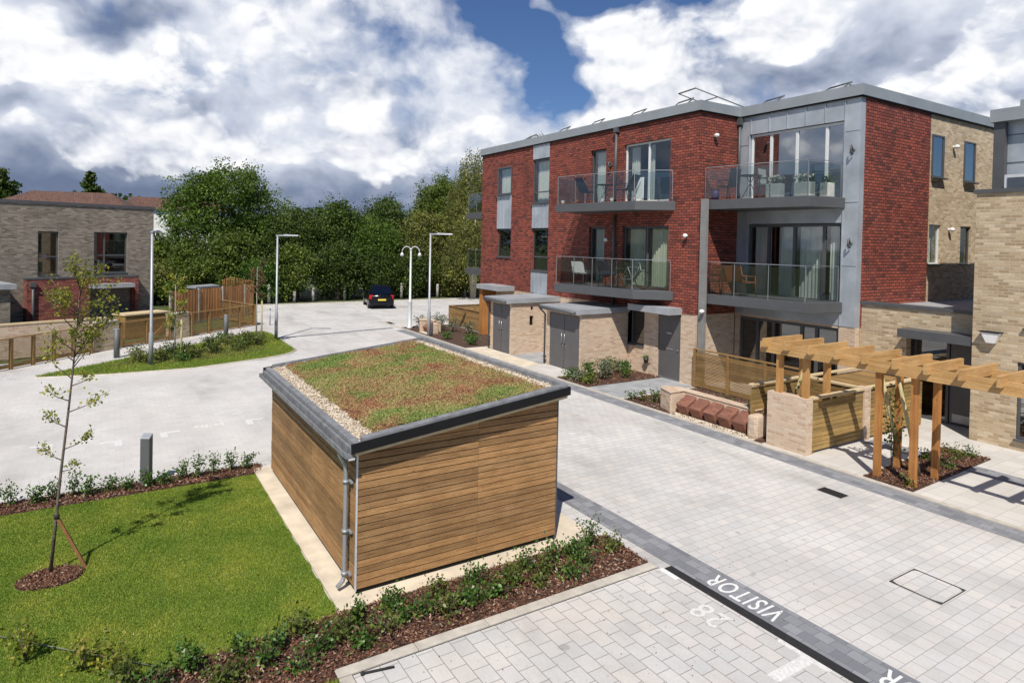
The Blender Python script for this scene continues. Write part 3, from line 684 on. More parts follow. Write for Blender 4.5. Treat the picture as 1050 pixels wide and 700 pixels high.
# zinc bay wall : opening floors 1 & 2, ground glazing
zh = [(-14.02, -10.74, 5.98, 8.36), (-14.02, -10.74, 2.95, 5.36)]
wall(MB(), FX, XC, XE, ZR, ZT, .25, zh, d0=YZ).build('zinc_wall', 'zinc', mbld)
wall(MB(), FX, XC, XE, 0, ZR-.002, .25, [(-14.3, -10.76, 0, 2.25)], d0=YZ+.015).build('buff_wall', 'buff', mbld)
sm = MB()   # standing seams & panel joints
for x in (-13.98, -13.28, -12.62, -11.98, -11.34, -10.72): sm.box(x-.012, x+.012, YZ-.028, YZ-.002, 8.37, 8.99)
sm.box(-10.735, XE-.01, YZ-.012, YZ-.002, 8.02, 8.045).box(-10.735, XE-.01, YZ-.012, YZ-.002, 5.95, 5.975).box(-10.735, XE-.01, YZ-.012, YZ-.002, 4.1, 4.125).box(-14.44, -14.03, YZ-.012, YZ-.002, 8.02, 8.045)
sm.box(-10.735, -10.71, YZ-.028, YZ-.002, ZR, 8.37).box(-14.05, -14.025, YZ-.028, YZ-.002, ZR, 8.37)
sm.build('zinc_seam', 'zinc', mbld)
# right gable wall
FG = Fr((XE, 0), (0, 1), (-1, 0))
wall(MB(), FG, YZ+.25, 22.2, ZR, ZT, .28, d0=-.02).build('red_wall', 'redtile', mbld)
gh = [(22.32, 23.1, 6.95, 8.34), (24.52, 25.32, 6.95, 8.34), (22.32, 23.1, 4.15, 5.44), (24.46, 25.24, 4.15, 5.44)]
wall(MB(), FG, 22.2, YB, 0, ZT, .28, gh).build('buff_wall', 'buff2', mbld)
wall(MB(), FG, YZ+.25, 22.2, 0, ZR-.002, .28).build('buff_wall', 'buff', mbld)
FBk = Fr((0, YB), (-1, 0), (0, -1)); wall(MB(), FBk, -XE+.28, -XL, 0, ZT, .3).build('rear_wall', 'buff', mbld)
# floors / inner rooms
fl = MB()
for z in (2.72, 5.75, 8.75): fl.box(XL+.31, XC-.31, YF+.31, YB-.31, z, z+.28).box(XC-.30, XE-.31, YZ+.26, YB-.31, z, z+.28)
fl.box(XL+.31, XC-.31, YF+4.0, YF+4.1, 0, 8.7).box(XC-.2, XE-.31, YZ+3.5, YZ+3.6, 0, 8.7).box(-21.6, -21.5, YF+.31, YF+3.99, 0, 8.7).box(-15.3, -15.2, YF+.31, YF+3.99, 0, 8.7)
fl.build('floor_slab', 'room', mbld)
# parapet
pp = MB(); o_ = .10
pp.box(XL-.1, XC+o_, YF-o_, YF+.35, ZT+.001, 9.32).box(XC-.35, XC+o_, YF+.351, YZ-o_-.001, ZT+.001, 9.32).box(XC-.3, XE+o_, YZ-o_, YZ+.3, ZT+.001, 9.318).box(XE-.3, XE+o_, YZ+.301, YB+.1, ZT+.001, 9.32).box(XL-.1, XL+.25, YF+.351, YB+.1, ZT+.001, 9.318).box(XL+.251, XE-.301, YB-.25, YB+.1, ZT+.001, 9.318)
pp.build('parapet', 'parapet', mbld)
pc = MB().box(XL-.06, XC+o_-.03, YF-o_+.03, YF-.002, ZT-.04, ZT).box(XC+.002, XC+o_-.03, YF-o_+.03, YZ-o_, ZT-.04, ZT).box(XC+.01, XE+o_-.03, YZ-o_+.03, YZ-.03, ZT-.04, ZT).box(XE+.022, XE+o_-.02, YZ-o_+.03, YB, ZT-.04, ZT)
pc.build('parapet_drip', 'black', mbld)
MB().box(XL+.25, XC-.36, YF+.36, YB-.26, 9.04, 9.12).box(XC-.35, XE-.31, YZ+.31, YB-.26, 9.04, 9.12).build('roof', 'roof_felt', mbld)
# windows in red facade
window(mbld, FX, -27.2, -25.92, 6.9, 8.22, d=YF-.03, gm='glass', curtain=[(-27.13, -25.98, 'curtain')])
MB().box(-27.2, -25.92, YF-.035, YF+.1, 5.23, 6.85).box(-26.9, -26.88, YF-.055, YF-.035, 5.23, 6.85).box(-26.58, -26.56, YF-.055, YF-.035, 5.23, 6.85).box(-26.25, -26.23, YF-.055, YF-.035, 5.23, 6.85).build('zinc_panel', 'zinc', mbld)
window(mbld, FX, -27.2, -25.92, 3.86, 5.19, d=YF+.08, curtain=[(-27.12, -26.8, 'curtain')], gm='glass_dark')
window(mbld, FX, -24.12, -22.85, 6.36, 8.3, d=YF+.04, trans=(6.85,), gm='glass', curtain=[(-24.05, -23.1, 'curtain')])
window(mbld, FX, -24.12, -22.85, 3.32, 5.2, d=YF+.08, trans=(3.95,), gm='glass_dark', curtain=[(-24.05, -23.75, 'curtain')])
for (z0, z1) in ((8.34, 8.995), (5.24, 6.3), (ZR+.0, 3.26)):
    zp = MB(); zp.box(-24.118, -22.852, YF-.02, YF+.1, z0, z1)
    for x in (-23.8, -23.48, -23.16): zp.box(x-.01, x+.01, YF-.042, YF-.02, z0, z1)
    zp.build('zinc_panel', 'zinc', mbld)
for (z0, z1, g, cu1, cu2) in ((6.13, 8.29, 'glass', [(-19.95, -19.2, 'curtain')], [(-17.95, -17.5, 'curtain'), (-16.95, -16.75, 'curtain')]), (3.06, 5.26, 'glass', [(-19.95, -19.15, 'curtain')], [(-17.95, -17.2, 'curtain2'), (-16.8, -15.8, 'curtain2')])):
    window(mbld, FX, -20.02, -19.09, z0, z1, d=YF+.1, name='balcony_door', gm=g, curtain=cu1, sill=False, fw=.06)
    window(mbld, FX, -18.05, -15.73, z0, z1, d=YF+.1, mull=(-16.84,), name='sliding_door', gm=g, curtain=cu2, sill=False, fm='whiteframe' if z0 > 6 else 'zinc_dark', fw=.06)
window(mbld, FX, -18.02, -16.81, .96, 2.25, d=YF+.1, mull=(-17.5,), gm='glass_dark')
# zinc bay glazing
window(mbld, FX, -14.0, -10.76, 6.0, 8.34, d=YZ+.08, mull=(-13.25, -12.32, -11.33), name='sliding_door', fm='whiteframe', gm='glass_sky', curtain=[(-13.9, -13.6, 'curtain'), (-12.4, -12.2, 'curtain')], sill=False, fw=.07)
window(mbld, FX, -14.0, -10.76, 2.97, 5.34, d=YZ+.08, mull=(-13.25, -12.32, -11.33), name='sliding_door', fm='zinc_dark', gm='glass', curtain=[(-13.9, -13.3, 'curtain'), (-13.0, -12.5, 'curtain'), (-12.25, -11.45, 'curtain'), (-11.25, -10.85, 'curtain')], sill=False, fw=.08)
window(mbld, FX, -14.28, -10.78, .05, 2.24, d=YZ+.1, mull=(-13.6, -13.0, -12.0, -11.5), name='patio_door', fm='zinc_dark', gm='glass_dark', sill=False, fw=.09)
# gable windows
window(mbld, FG, 22.32, 23.1, 6.96, 8.33, d=-.04, gm='glass_sky', fm='zinc_dark', curtain=[(22.6, 23.0, 'curtain')])
window(mbld, FG, 24.52, 25.32, 6.96, 8.33, d=-.04, gm='glass_sky', fm='zinc_dark', curtain=[(24.9, 25.25, 'curtain')])
window(mbld, FG, 22.32, 23.1, 4.16, 5.43, d=.07, gm='glass', fm='whiteframe', curtain=[(22.4, 23.0, 'curtain')])
window(mbld, FG, 24.46, 25.24, 4.16, 5.43, d=.07, gm='glass_dark', fm='zinc_dark', curtain=[(24.9, 25.2, 'curtain')])
# front door + canopy
fd = MB().box(-16.10, -15.10, YF+.05, YF+.1, .04, 2.22); fd = fd.build('front_door', 'door_grey', mbld)
MB().box(-15.75, -15.42, YF+.035, YF+.05, 1.02, 1.06).build('letter_plate', 'steel', fd)
MB().box(-15.72, -15.5, YF+.035, YF+.05, 1.56, 1.6).tube([(-15.2, YF+.0, 1.05), (-15.2, YF+.05, 1.05)], .02, 8).build('handle', 'steel', fd)
MB().box(-16.11, -15.09, YF-.05, YF+.12, .0, .04).build('door_step', 'steel', mbld)
cp = MB().box(-17.0, -15.02, 15.62, YF-.002, 2.28, 2.50); cp.build('door_canopy', 'canopy', mbld)
cp2 = MB().box(-27.6, -25.5, 15.35, YF-.002, 2.28, 2.5); cp2.build('door_canopy', 'canopy', mbld)
MB().box(-27.55, -27.25, 15.5, YF-.002, 0, 2.27).build('porch_screen', 'timber_z', mbld)
# downpipes
pz = MB().tube([(-18.42, YF-.09, 8.92), (-18.42, YF-.09, 6.2)], .055, 10).tube([(-18.42, YF-.09, 5.7), (-18.42, YF-.09, 3.1)], .055, 10).tube([(-18.42, YF-.09, 2.7), (-18.42, YF-.09, .05)], .055, 10).box(-18.52, -18.32, YF-.16, YF-.01, 8.8, 8.98)
pz.build('downpipe', 'zinc_dark', mbld)
MB().tube([(-14.36, YZ-.1, 8.9), (-14.36, YZ-.1, 6.2)], .045, 10).box(-14.44, -14.28, YZ-.18, YZ-.03, 8.72, 8.95).build('downpipe', 'zinc_dark', mbld)
# far corner return : zinc strip + balconies on the left gable
MB().box(-29.35, XL-.012, 16.75, 17.5, 2.4, 8.95).build('zinc_panel', 'zinc', mbld)
MB().box(-29.4, XL-.105, 16.7, 17.6, 8.951, 9.3).build('parapet', 'parapet', mbld)

def balcony(parent, poly, edges, z0, z1, rail_h=1.05, nposts=None):
    """edges: list of (p,q,n panels) on which the glass balustrade stands"""
    s_ = MB().prism(poly, z0, z1).build('balcony', 'balcony', parent, bevel=.01)
    rl = MB(); cx = sum(p[0] for p in poly)/len(poly); cy = sum(p[1] for p in poly)/len(poly); zt = z1+rail_h
    for (p, q, n) in edges:
        p = Vector((p[0], p[1])); q = Vector((q[0], q[1])); c = Vector((cx, cy))
        rl.beam((*p, zt), (*q, zt), .03, .02)
        for k in range(n):
            a = p.lerp(q, k/n); b = p.lerp(q, (k+1)/n); t = (b-a).normalized()
            a2 = a+t*.03; b2 = b-t*.03
            MB().beam((*a2, (z1+.06+zt-.05)/2), (*b2, (z1+.06+zt-.05)/2), .012, zt-z1-.13).build('glass_panel', 'glass_rail', s_)
        for k in range(n+1):
            a = p.lerp(q, k/n)
            MB().beam((*a, z1), (*a, zt-.02), .028, .014, (p.x-q.x, p.y-q.y, 0)).build('post', 'steel', s_)
    rl.build('handrail', 'steel', s_)
    return s_
def inset(p, c, d):
    v = Vector((c[0]-p[0], c[1]-p[1])).normalized()*d; return (p[0]+v.x, p[1]+v.y)
MP = [(-20.4, YF-.003), (-20.1, 14.62), (-16.28, 15.18), (-15.44, YF-.003)]
ZP = [(-14.42, YZ-.003), (-14.42, 16.40), (-10.93, 16.88), (-10.66, YZ-.003)]
for z0 in (2.72, 5.78):
    i1 = [inset(p, (-18, 15.9), .09) for p in MP]
    balcony(mbld, MP, [(i1[0], i1[1], 1), (i1[1], i1[2], 4), (i1[2], (-15.5, YF-.1), 1)], z0, z0+.31)
    i2 = [inset(p, (-12.5, 17.6), .09) for p in ZP]
    balcony(mbld, ZP, [(i2[1], i2[2], 3), (i2[2], (-10.75, YZ-.1), 1)], z0, z0+.31)
LP = [(-31.9, 19.6), (-31.9, 17.0), (-29.36, 16.7), (-29.36, 19.6)]
for z0 in (2.78, 5.84):
    balcony(mbld, LP, [((-31.8, 19.5), (-31.8, 17.1), 2), ((-31.8, 17.1), (-29.45, 16.8), 2)], z0, z0+.31)
MB().box(-14.46+.09, -14.22+.09, 16.28, 16.39, 0, 6.12).build('balcony_post', 'post_grey', mbld)

# wall lights etc.
def wall_lamp(x, y, z, nx, ny, label, dark=False, group=None):
    g = thing('wall_lamp', label, 'wall lamp', (x, y, z), group)
    px_, py_ = -ny, nx
    MB().tube([(x, y, z), (x+nx*.06, y+ny*.06, z)], .045, 10).build('base', 'white' if not dark else 'zinc_dark', g)
    if dark:
        MB().tube([(x+nx*.05, y+ny*.05, z-.12), (x+nx*.16, y+ny*.16, z-.05), (x+nx*.16, y+ny*.16, z+.12)], .025, 8).tube([(x+nx*.05, y+ny*.05, z), (x+nx*.10, y+ny*.10, z+.16)], .02, 8).build('arm', 'zinc_dark', g)
    else: MB().ball((x+nx*.12, y+ny*.12, z+.0), .085, .085, .07).build('shade', 'white', g)
wall_lamp(-14.90, YF, 4.92, .3, -.95, 'white dome wall sensor on the red corner pier between the balconies')
wall_lamp(XC, 16.95, 8.25, .98, -.2, 'white dome wall sensor high on the red return wall near the parapet')
wall_lamp(-10.45, YZ, 7.45, 0, -1, 'dark wall lamp on the zinc strip beside the top balcony', True)
wall_lamp(-10.45, YZ, 4.75, 0, -1, 'dark wall lamp on the zinc strip beside the first floor balcony', True)
wall_lamp(-10.55, YZ, 1.75, 0, -1, 'dark wall lamp on the buff brick just above the pergola', True)
wall_lamp(-18.75, YF, 7.6, 0, -1, 'small dark wall lamp on red brick above the top balcony chairs', True)
wall_lamp(-18.85, YF, 4.75, 0, -1, 'small pale wall lamp on red brick above the first floor balcony')
wall_lamp(XE, 23.75, 8.05, 1, 0, 'white vent hood between the two upper gable windows')
wall_lamp(XE, 23.6, 5.3, 1, 0, 'white vent hood between the two lower gable windows')
wall_lamp(-14.16, 16.3, 2.48, .2, -1, 'white bulb lamp on the grey balcony post by the patio')
wp = thing('wall_planter', 'small dark hanging pot on the buff wall beside the grey front door', 'pot', (-16.55, YF-.1, .55))
MB().tube([(-16.55, YF-.11, .42), (-16.55, YF-.11, .6)], [.07, .1], 10).build('pot', 'black_metal', wp)
cards('leaves', np.stack([RNG.normal(-16.55, .06, 60), RNG.normal(YF-.12, .05, 60), RNG.normal(.64, .04, 60)], 1), RNG.uniform(.04, .08, 60), 'leaf_shrub', wp)

# folding roof guard rails
def guard(x, y, ang, label, lift=.3, ln=1.9):
    g = thing('roof_guard_rail', label, 'guard rail', (x, y, 9.33), 'folded guard rails along the flat roof', ang)
    OFF[g.name] = Vector()
    for s in (-.45, .45): MB().tube([(s, .1, 0), (s, .3, .04), (s, ln, lift)], .02, 6).build('rail', 'bollard', g)
    MB().tube([(-.45, ln, lift), (.45, ln, lift)], .026, 6).tube([(-.45, .2+ln*.5, lift*.55), (.45, .2+ln*.5, lift*.55)], .02, 6).build('crossbar', 'bollard', g)
    MB().box(-.55, .55, 0, .16, -.008, .03).build('foot', 'black_metal', g)
ords = ['first', 'second', 'third', 'fourth', 'fifth', 'sixth', 'seventh', 'eighth', 'ninth', 'tenth', 'eleventh', 'twelfth', 'thirteenth', 'fourteenth', 'fifteenth', 'sixteenth', 'seventeenth', 'eighteenth', 'nineteenth', 'twentieth']
for i, x in enumerate((-26.4, -23.1, -20.8, -18.4, -16.1)):
    guard(x, YF+.25, R(-12), f'folded steel guard rail on the roof, {ords[i]} from the left end', .38 if i else .5, .7 if i else 1.1)
guard(-15.3, 16.5, R(62), 'long folded steel guard rail standing proud of the roof corner above the red return', .42, 1.9) if False else guard(-14.75, 18.5, R(170), 'long folded steel guard rail standing proud of the roof corner above the red return', .44, 2.2)
for i, x in enumerate((-14.0, -11.7)): guard(x, YZ+.2, R(-15), f'small folded guard rail above the zinc bay, {ords[i]} from the left', .34, .8)
for i, y in enumerate((19.6, 21.6, 23.6, 25.4)): guard(XE-.15, y, R(75), f'folded guard rail above the gable wall, {ords[i]} from the road corner', .34, .8)

# ================================================================== BIN STORES
def brick_store(x0, x1, yf, label, slits):
    s = thing('brick_store', label, 'store', ((x0+x1)/2, yf+1, 0))
    F = FX; zt = 2.08
    wall(MB(), F, x0, x1, 0, zt, .2, [(x0+.16, x1-.10, 0, 2.02)], d0=yf).build('wall', 'buff', s)
    FSd = Fr((x1, 0), (0, 1), (-1, 0)); wall(MB(), FSd, yf+.2, YF, 0, zt, .2, slits).build('side_wall', 'buff', s)
    FSl = Fr((x0, 0), (0, -1), (1, 0)); wall(MB(), FSl, -YF, -yf-.2, 0, zt, .2).build('side_wall', 'buff', s)
    if slits: 
        for h in slits: MB().box(x1-.12, x1-.08, h[0], h[1], h[2], h[3]).build('vent', 'black', s)
    d = MB().box(x0+.17, x1-.11, yf+.03, yf+.08, .02, 2.0).build('door', 'door_grey', s)
    xm = (x0+x1)/2+.03
    MB().box(xm-.004, xm+.004, yf+.024, yf+.03, .03, 1.99).build('door_joint', 'black', d)
    MB().tube([(xm-.09, yf-.03, .95), (xm-.09, yf-.03, 1.3)], .014, 8).tube([(xm+.09, yf-.03, .95), (xm+.09, yf-.03, 1.3)], .014, 8).box(xm-.1, xm-.08, yf-.03, yf+.03, .97, .99).box(xm+.08, xm+.1, yf-.03, yf+.03, .97, .99).box(xm-.1, xm-.08, yf-.03, yf+.03, 1.26, 1.28).box(xm+.08, xm+.1, yf-.03, yf+.03, 1.26, 1.28).box(xm-.11, xm-.05, yf+.02, yf+.03, .82, .85).box(xm+.05, xm+.11, yf+.02, yf+.03, .82, .85).build('handle', 'steel', d)
    MB().hexa([(x0-.12, yf-.25, 2.10), (x1+.1, yf-.25, 2.10), (x1+.1, YF-.002, 2.10), (x0-.12, YF-.002, 2.10), (x0-.12, yf-.25, 2.27), (x1+.1, yf-.25, 2.27), (x1+.1, YF-.002, 2.31), (x0-.12, YF-.002, 2.31)]).build('roof', 'canopy', s)
    MB().tube([(x0-.13, yf-.29, 2.18), (x1+.0, yf-.29, 2.15)], .05, 8).tube([(x0-.09, yf-.29, 2.14), (x0-.06, yf-.05, 1.9), (x0-.06, yf-.05, .05)], .035, 8).build('gutter', 'zinc_dark', s)
    return s
brick_store(-19.72, -17.64, 14.05, 'buff brick store with grey double doors nearest the front door', [])
brick_store(-23.6, -21.95, 13.85, 'buff brick store with grey double doors and two small wall vents, further along', [(14.75, 14.95, 1.15, 1.55), (14.8, 14.93, 1.78, 1.93)])
struct(MB().box(-15.85, -14.35, 12.9, YF-.06, -.02, .02).build('path', 'pave_porch'))
struct(MB().box(-24.0, -19.6, 12.9, 13.8, -.02, .015).build('path', 'slab'))
struct(MB().box(-21.9, -19.75, 13.8, YF-.06, -.02, .018).build('path', 'pave_porch'))
struct(MB().box(-8.3, 3, 15.2, 15.75, -.02, .008).build('paver_band', 'pave_grey'))

# ================================================================== FENCES / BENCH / PENS
def slat_fence(p0, p1, h, label, posts, slat=.034, gap=.012, m='fence', cap=True, zb=.06, name='slatted_fence', group=None, back=False):
    p0 = Vector((p0[0], p0[1], 0)); p1 = Vector((p1[0], p1[1], 0)); t = (p1-p0); ln = t.length; t.normalize(); nrm = Vector((-t.y, t.x, 0))
    g = thing(name, label, 'fence', tuple(p0), group)
    F = Fr((p0.x, p0.y), (t.x, t.y), (nrm.x, nrm.y))
    mb = MB(); z = zb+.12
    while z < h-.05: mb.fbox(F, 0, ln, .0, .016, z, z+slat); z += slat+gap
    mb.build('slats', m, g)
    MB().fbox(F, 0, ln, -.01, .03, zb, zb+.11).build('gravel_board', m, g)
    for k in range(posts+1):
        a = ln*k/posts; MB().fbox(F, a-.045, a+.045, -.03, .06, 0, h+.0).build('post', 'timber_post' if m == 'timber' else m, g)
    if cap: MB().fbox(F, -.05, ln+.05, -.035, .065, h+.001, h+.035).build('capping', m, g)
    return g
slat_fence((-14.30, 16.1), (-10.35, 16.1), 1.24, 'horizontal slatted timber fence screening the patio under the zinc balconies', 3)
tf = slat_fence((-31.6, 15.9), (-27.75, 15.9), 1.0, 'low timber fence round a front garden beyond the brick stores', 2, slat=.09, gap=.006)
slat_fence((-31.6, 15.97), (-31.6, 19.0), 1.0, 'return of the low timber fence running back towards the hedge', 2, slat=.09, gap=.006)

def seat_wall(x0, x1, y0, nseat, label, sx):
    g = thing('brick_seat_wall', label, 'seat wall', (x0, y0, 0))
    # L-shaped planter wall: end pier coming to the front, back wall with rounded right end
    MB().prism([(x0, y0-.02), (x0+.62, y0-.35+.1), (x0+.62, y0+.25), (x1, y0+.25), (x1, y0+.5), (x0+.3, y0+.5), (x0, y0+.25)], 0, .56).build('wall', 'buff', g, bevel=.04)
    MB().prism([(x0-.015, y0-.03), (x0+.635, y0-.27), (x0+.635, y0+.235), (x1+.02, y0+.235), (x1+.02, y0+.515), (x0+.28, y0+.515), (x0-.015, y0+.26)], .561, .60).build('coping', 'buff', g, bevel=.012)
    MB().box(x0+.64, x1+.35, y0-.32, y0+.24, -.02, .03).build('paving_strip', 'slab', g)
    for k in range(nseat):
        a = x0+.72+k*sx
        w = sx*.82
        mb = MB().hexa([(a, y0-.05, .05), (a+w, y0-.05, .05), (a+w, y0+.248, .05), (a, y0+.248, .05), (a, y0-.17, .30), (a+w, y0-.17, .30), (a+w, y0+.248, .52), (a, y0+.248, .52)])
        # sloping back rest profile
        mb.build('seat', 'seatred', g, bevel=.03)
    MB().prism([(x1+.10, y0-.22), (x1+.38, y0-.22), (x1+.38, y0+.2), (x1+.10, y0+.2)], 0, .58).build('end_pier', 'buff', g, bevel=.07)
    return g
seat_wall(-12.95, -10.0, 13.22, 5, 'low brick seat wall with five sloping red brick seats by the road', .46)
seat_wall(-30.0, -28.5, 13.4, 2, 'short brick seat wall with red seats beside the twin lamp', .5)

pen = thing('bin_enclosure', 'bin enclosure of buff brick piers and horizontal timber slats beneath the pergola', 'bin enclosure', (-9, 15.5, 0))
MB().box(-9.38, -8.38, 13.05, 13.28, 0, 1.25).build('brick_wall', 'buff', pen)
MB().box(-8.60, -8.36, 15.35, 15.6, 0, 1.27).build('brick_pier', 'buff', pen)
def hslats(parent, F, a0, a1, h, m='fence_y'):
    mb = MB(); z = .06
    while z < h-.06: mb.fbox(F, a0, a1, 0, .02, z, z+.088); z += .1
    mb.build('slats', m, parent)
Fp = Fr((-8.40, 0), (0, 1), (-1, 0))
hslats(pen, Fp, 13.29, 15.34, 1.22); hslats(pen, Fp, 15.61, 18.15, 1.22)
Fp2 = Fr((-10.0, 0), (0, 1), (-1, 0)); hslats(pen, Fp2, 13.29, 18.15, 1.22)
Fp3 = Fr((0, 15.4), (1, 0), (0, 1)); hslats(pen, Fp3, -9.97, -8.62, 1.2, 'fence'); Fp4 = Fr((0, 18.12), (1, 0), (0, 1)); hslats(pen, Fp4, -9.97, -8.43, 1.2, 'fence')
for (x, y) in ((-8.44, 13.33), (-8.44, 18.1), (-8.5, 14.35), (-8.5, 16.8)): MB().box(x-.05, x+.005 if x < -8.45 else x+.035, y-.04, y+.04, 0, 1.2).build('post', 'fence', pen)
MB().box(-8.52, -8.36, 13.29, 15.34, 1.222, 1.262).box(-8.52, -8.36, 15.61, 18.2, 1.222, 1.262).box(-10.06, -9.94, 13.26, 18.2, 1.222, 1.262).box(-9.93, -8.53, 15.36, 15.5, 1.225, 1.262).box(-9.93, -8.53, 18.06, 18.2, 1.222, 1.262).build('coping', 'coping_t', pen)
ls = MB(); yy = 15.65
while yy < 18.0: ls.box(-9.92, -8.55, yy, yy+.088, 1.14, 1.16); yy += .1
ls.build('lid_slats', 'fence', pen)

pg = thing('pergola', 'timber pergola of twin beams and cross rafters on square posts', 'pergola', (-6.5, 13.8, 0))
ZB = 2.14
MB().box(-9.62, -2.2, 13.06, 13.13, ZB, ZB+.235).build('beam', 'timber', pg)
MB().box(-9.62, -2.2, 14.12, 14.19, ZB, ZB+.235).build('beam', 'timber', pg)
k = 0; x = -9.50
xs_r = [-9.42, -8.86, -8.27, -7.68, -7.10, -6.50, -5.93, -5.35, -4.76, -4.18, -3.6, -3.0, -2.45]
for x in xs_r: MB().box(x-.035, x+.035, 12.90, 14.36, ZB+.14, ZB+.335).build('rafter', 'timber_y', pg)
for (x, y, z) in ((-9.16, 13.18, 1.25), (-8.50, 13.18, 1.25), (-9.16, 14.06, .0), (-8.55, 14.06, 0)): MB().box(x-.065, x+.065, y-.049, y+.055, z, ZB+.15).build('post', 'timber_post', pg)
for (x, y) in ((-6.90, 13.18), (-6.22, 13.18), (-6.95, 14.06), (-6.22, 14.06), (-2.9, 13.18), (-2.9, 14.06)): MB().box(x-.058, x+.058, y-.049, y+.055, 0, ZB+.15).build('post', 'timber_z', pg)
for q in ([(-6.45, 13.95, 0), (-6.72, 13.5, 2.1)], [(-6.98, 14.3, 0), (-7.05, 13.5, 2.1)], [(-9.4, 13.7, .3), (-8.9, 13.9, 2.1)]): MB().tube(q, .035, 7).build('brace_pole', 'pole_green', pg)
# blanket draped over the pen frame post
# climbing plants on pergola
def plant(name, label, cat, loc, h, r, n, m, stems=3, leaf=(.04, .08), group=None, squash=1., stem_m='bark', parts=True):
    g = thing(name, label, cat, loc, group); x, y, z = loc
    sb = MB(); P = []
    for s in range(stems):
        a = random.uniform(0, 6.28); q = random.uniform(.1, 1)*r; hh = h*random.uniform(.65, 1.)
        pts = [(x, y, z-.02), (x+math.cos(a)*q*.35, y+math.sin(a)*q*.35, z+hh*.5), (x+math.cos(a)*q, y+math.sin(a)*q, z+hh)]
        sb.tube(pts, [.006, .004, .002], 5)
        for j in range(max(1, n//stems)):
            t = random.uniform(.2, 1.05)**.8
            if t < .5: c = Vector(pts[0]).lerp(Vector(pts[1]), t*2)
            else: c = Vector(pts[1]).lerp(Vector(pts[2]), t*2-1)
            sp = r*.32*(1.2-.4*t)
            P.append((c.x+random.gauss(0, sp), c.y+random.gauss(0, sp), max(z+.02, c.z+random.gauss(0, .05)*squash)))
    sb.build('stem', stem_m, g); P = np.array(P)
    cards('foliage', P, RNG.uniform(leaf[0], leaf[1], len(P)), m, g, .5, .62)
    return g
plant('climbing_plant', 'leafy climber growing up the left post pair under the pergola', 'climber', (-7.02, 14.0, .02), 1.75, .28, 260, 'leaf_shrub2', 5, (.05, .11))
plant('climbing_plant', 'bare stemmed climber behind the pergola wall posts', 'climber', (-8.95, 13.7, .3), 1.4, .3, 60, 'leaf_shrub2', 5, (.04, .08))
plant('shrub', 'small weed-like plant at the front corner of the pergola bed', 'shrub', (-6.25, 13.15, .02), .25, .18, 90, 'leaf_shrub2', 4, (.03, .07))
for i, (x, y) in enumerate(((-6.9, 15.2), (-6.6, 15.8), (-6.45, 16.3), (-6.85, 16.2), (-6.4, 14.9))):
    plant('shrub', f'low green plant in the pergola mulch bed, {ords[i]} of five', 'shrub', (x, y, .03), .18, .22, 110, ['leaf_shrub', 'leaf_shrub2'][i % 2], 5, (.03, .07), 'low plants in the pergola bed')

# ================================================================== NEAR RIGHT BUILDING
nb = thing('brick_building', 'two storey buff brick building with a setback grey upper floor, cut by the right edge', 'building', (-3, 20, 0))
YN = 17.86; XN = -7.17
wall(MB(), FX, XN, 4, 0, 6.0, .3, [(-6.24, -4.4, .26, 2.05), (-6.13, -4.4, 2.85, 4.5)], d0=YN).build('wall', 'buff2', nb)
FNl = Fr((XN, 0), (0, -1), (1, 0)); wall(MB(), FNl, -27, -YN-.3, 0, 6.0, .3).build('side_wall', 'buff2', nb)
MB().box(XN-.05, 4, YN-.05, YN+.35, 6.001, 6.1).box(XN-.05, XN+.3, YN+.351, 27, 6.001, 6.1).build('coping', 'zinc_dark', nb)
window(nb, FX, -6.23, -4.42, .27, 2.04, d=YN+.05, mull=(-5.3,), gm='glass_sky', curtain=[(-6.1, -5.6, 'curtain')])
window(nb, FX, -6.12, -4.42, 2.86, 4.49, d=YN+.05, mull=(-5.3,), gm='glass_dark')
MB().box(XN+.31, 4, YN+.31, 27, 5.6, 5.9).box(XN+.31, 4, YN+2.5, YN+2.6, 0, 5.59).box(XN+.31, 4, YN+.31, YN+2.49, 2.6, 2.75).build('floor_slab', 'room', nb)
# setback zinc floor
wall(MB(), FX, -7.72, 3, 5.9, 8.08, .25, [(-6.62, -4.6, 6.15, 7.75)], d0=20.4).build('zinc_wall', 'zinc', nb)
MB().box(-7.76, -7.5, 20.2, 20.39, 5.9, 8.079).box(-7.76, -7.5, 20.66, 27, 5.9, 8.079).build('zinc_return', 'zinc_dark', nb)
MB().box(-7.82, -7.15, 20.1, 27.1, 8.08, 8.42).box(-7.149, 3, 20.1, 27.1, 8.08, 8.58).build('parapet', 'parapet', nb)
window(nb, FX, -6.6, -4.62, 6.16, 7.74, d=20.45, mull=(-5.6,), gm='glass_sky', sill=False)
MB().box(-7.5, -6.63, 20.385, 20.398, 7.72, 7.74).box(-7.5, -6.63, 20.385, 20.398, 6.98, 7.0).build('zinc_seam', 'zinc_dark', nb)
cab = thing('roof_cabinet', 'pale metal framed cabinet on the roof terrace at the right edge', 'cabinet', (-7.0, 20.0, 6.0))
MB().box(-7.35, -6.75, 19.85, 20.2, 5.9, 6.62).build('body', 'galv_lt', cab); MB().box(-7.28, -6.82, 19.83, 19.849, 5.98, 6.54).build('door', 'glass_dark', cab)
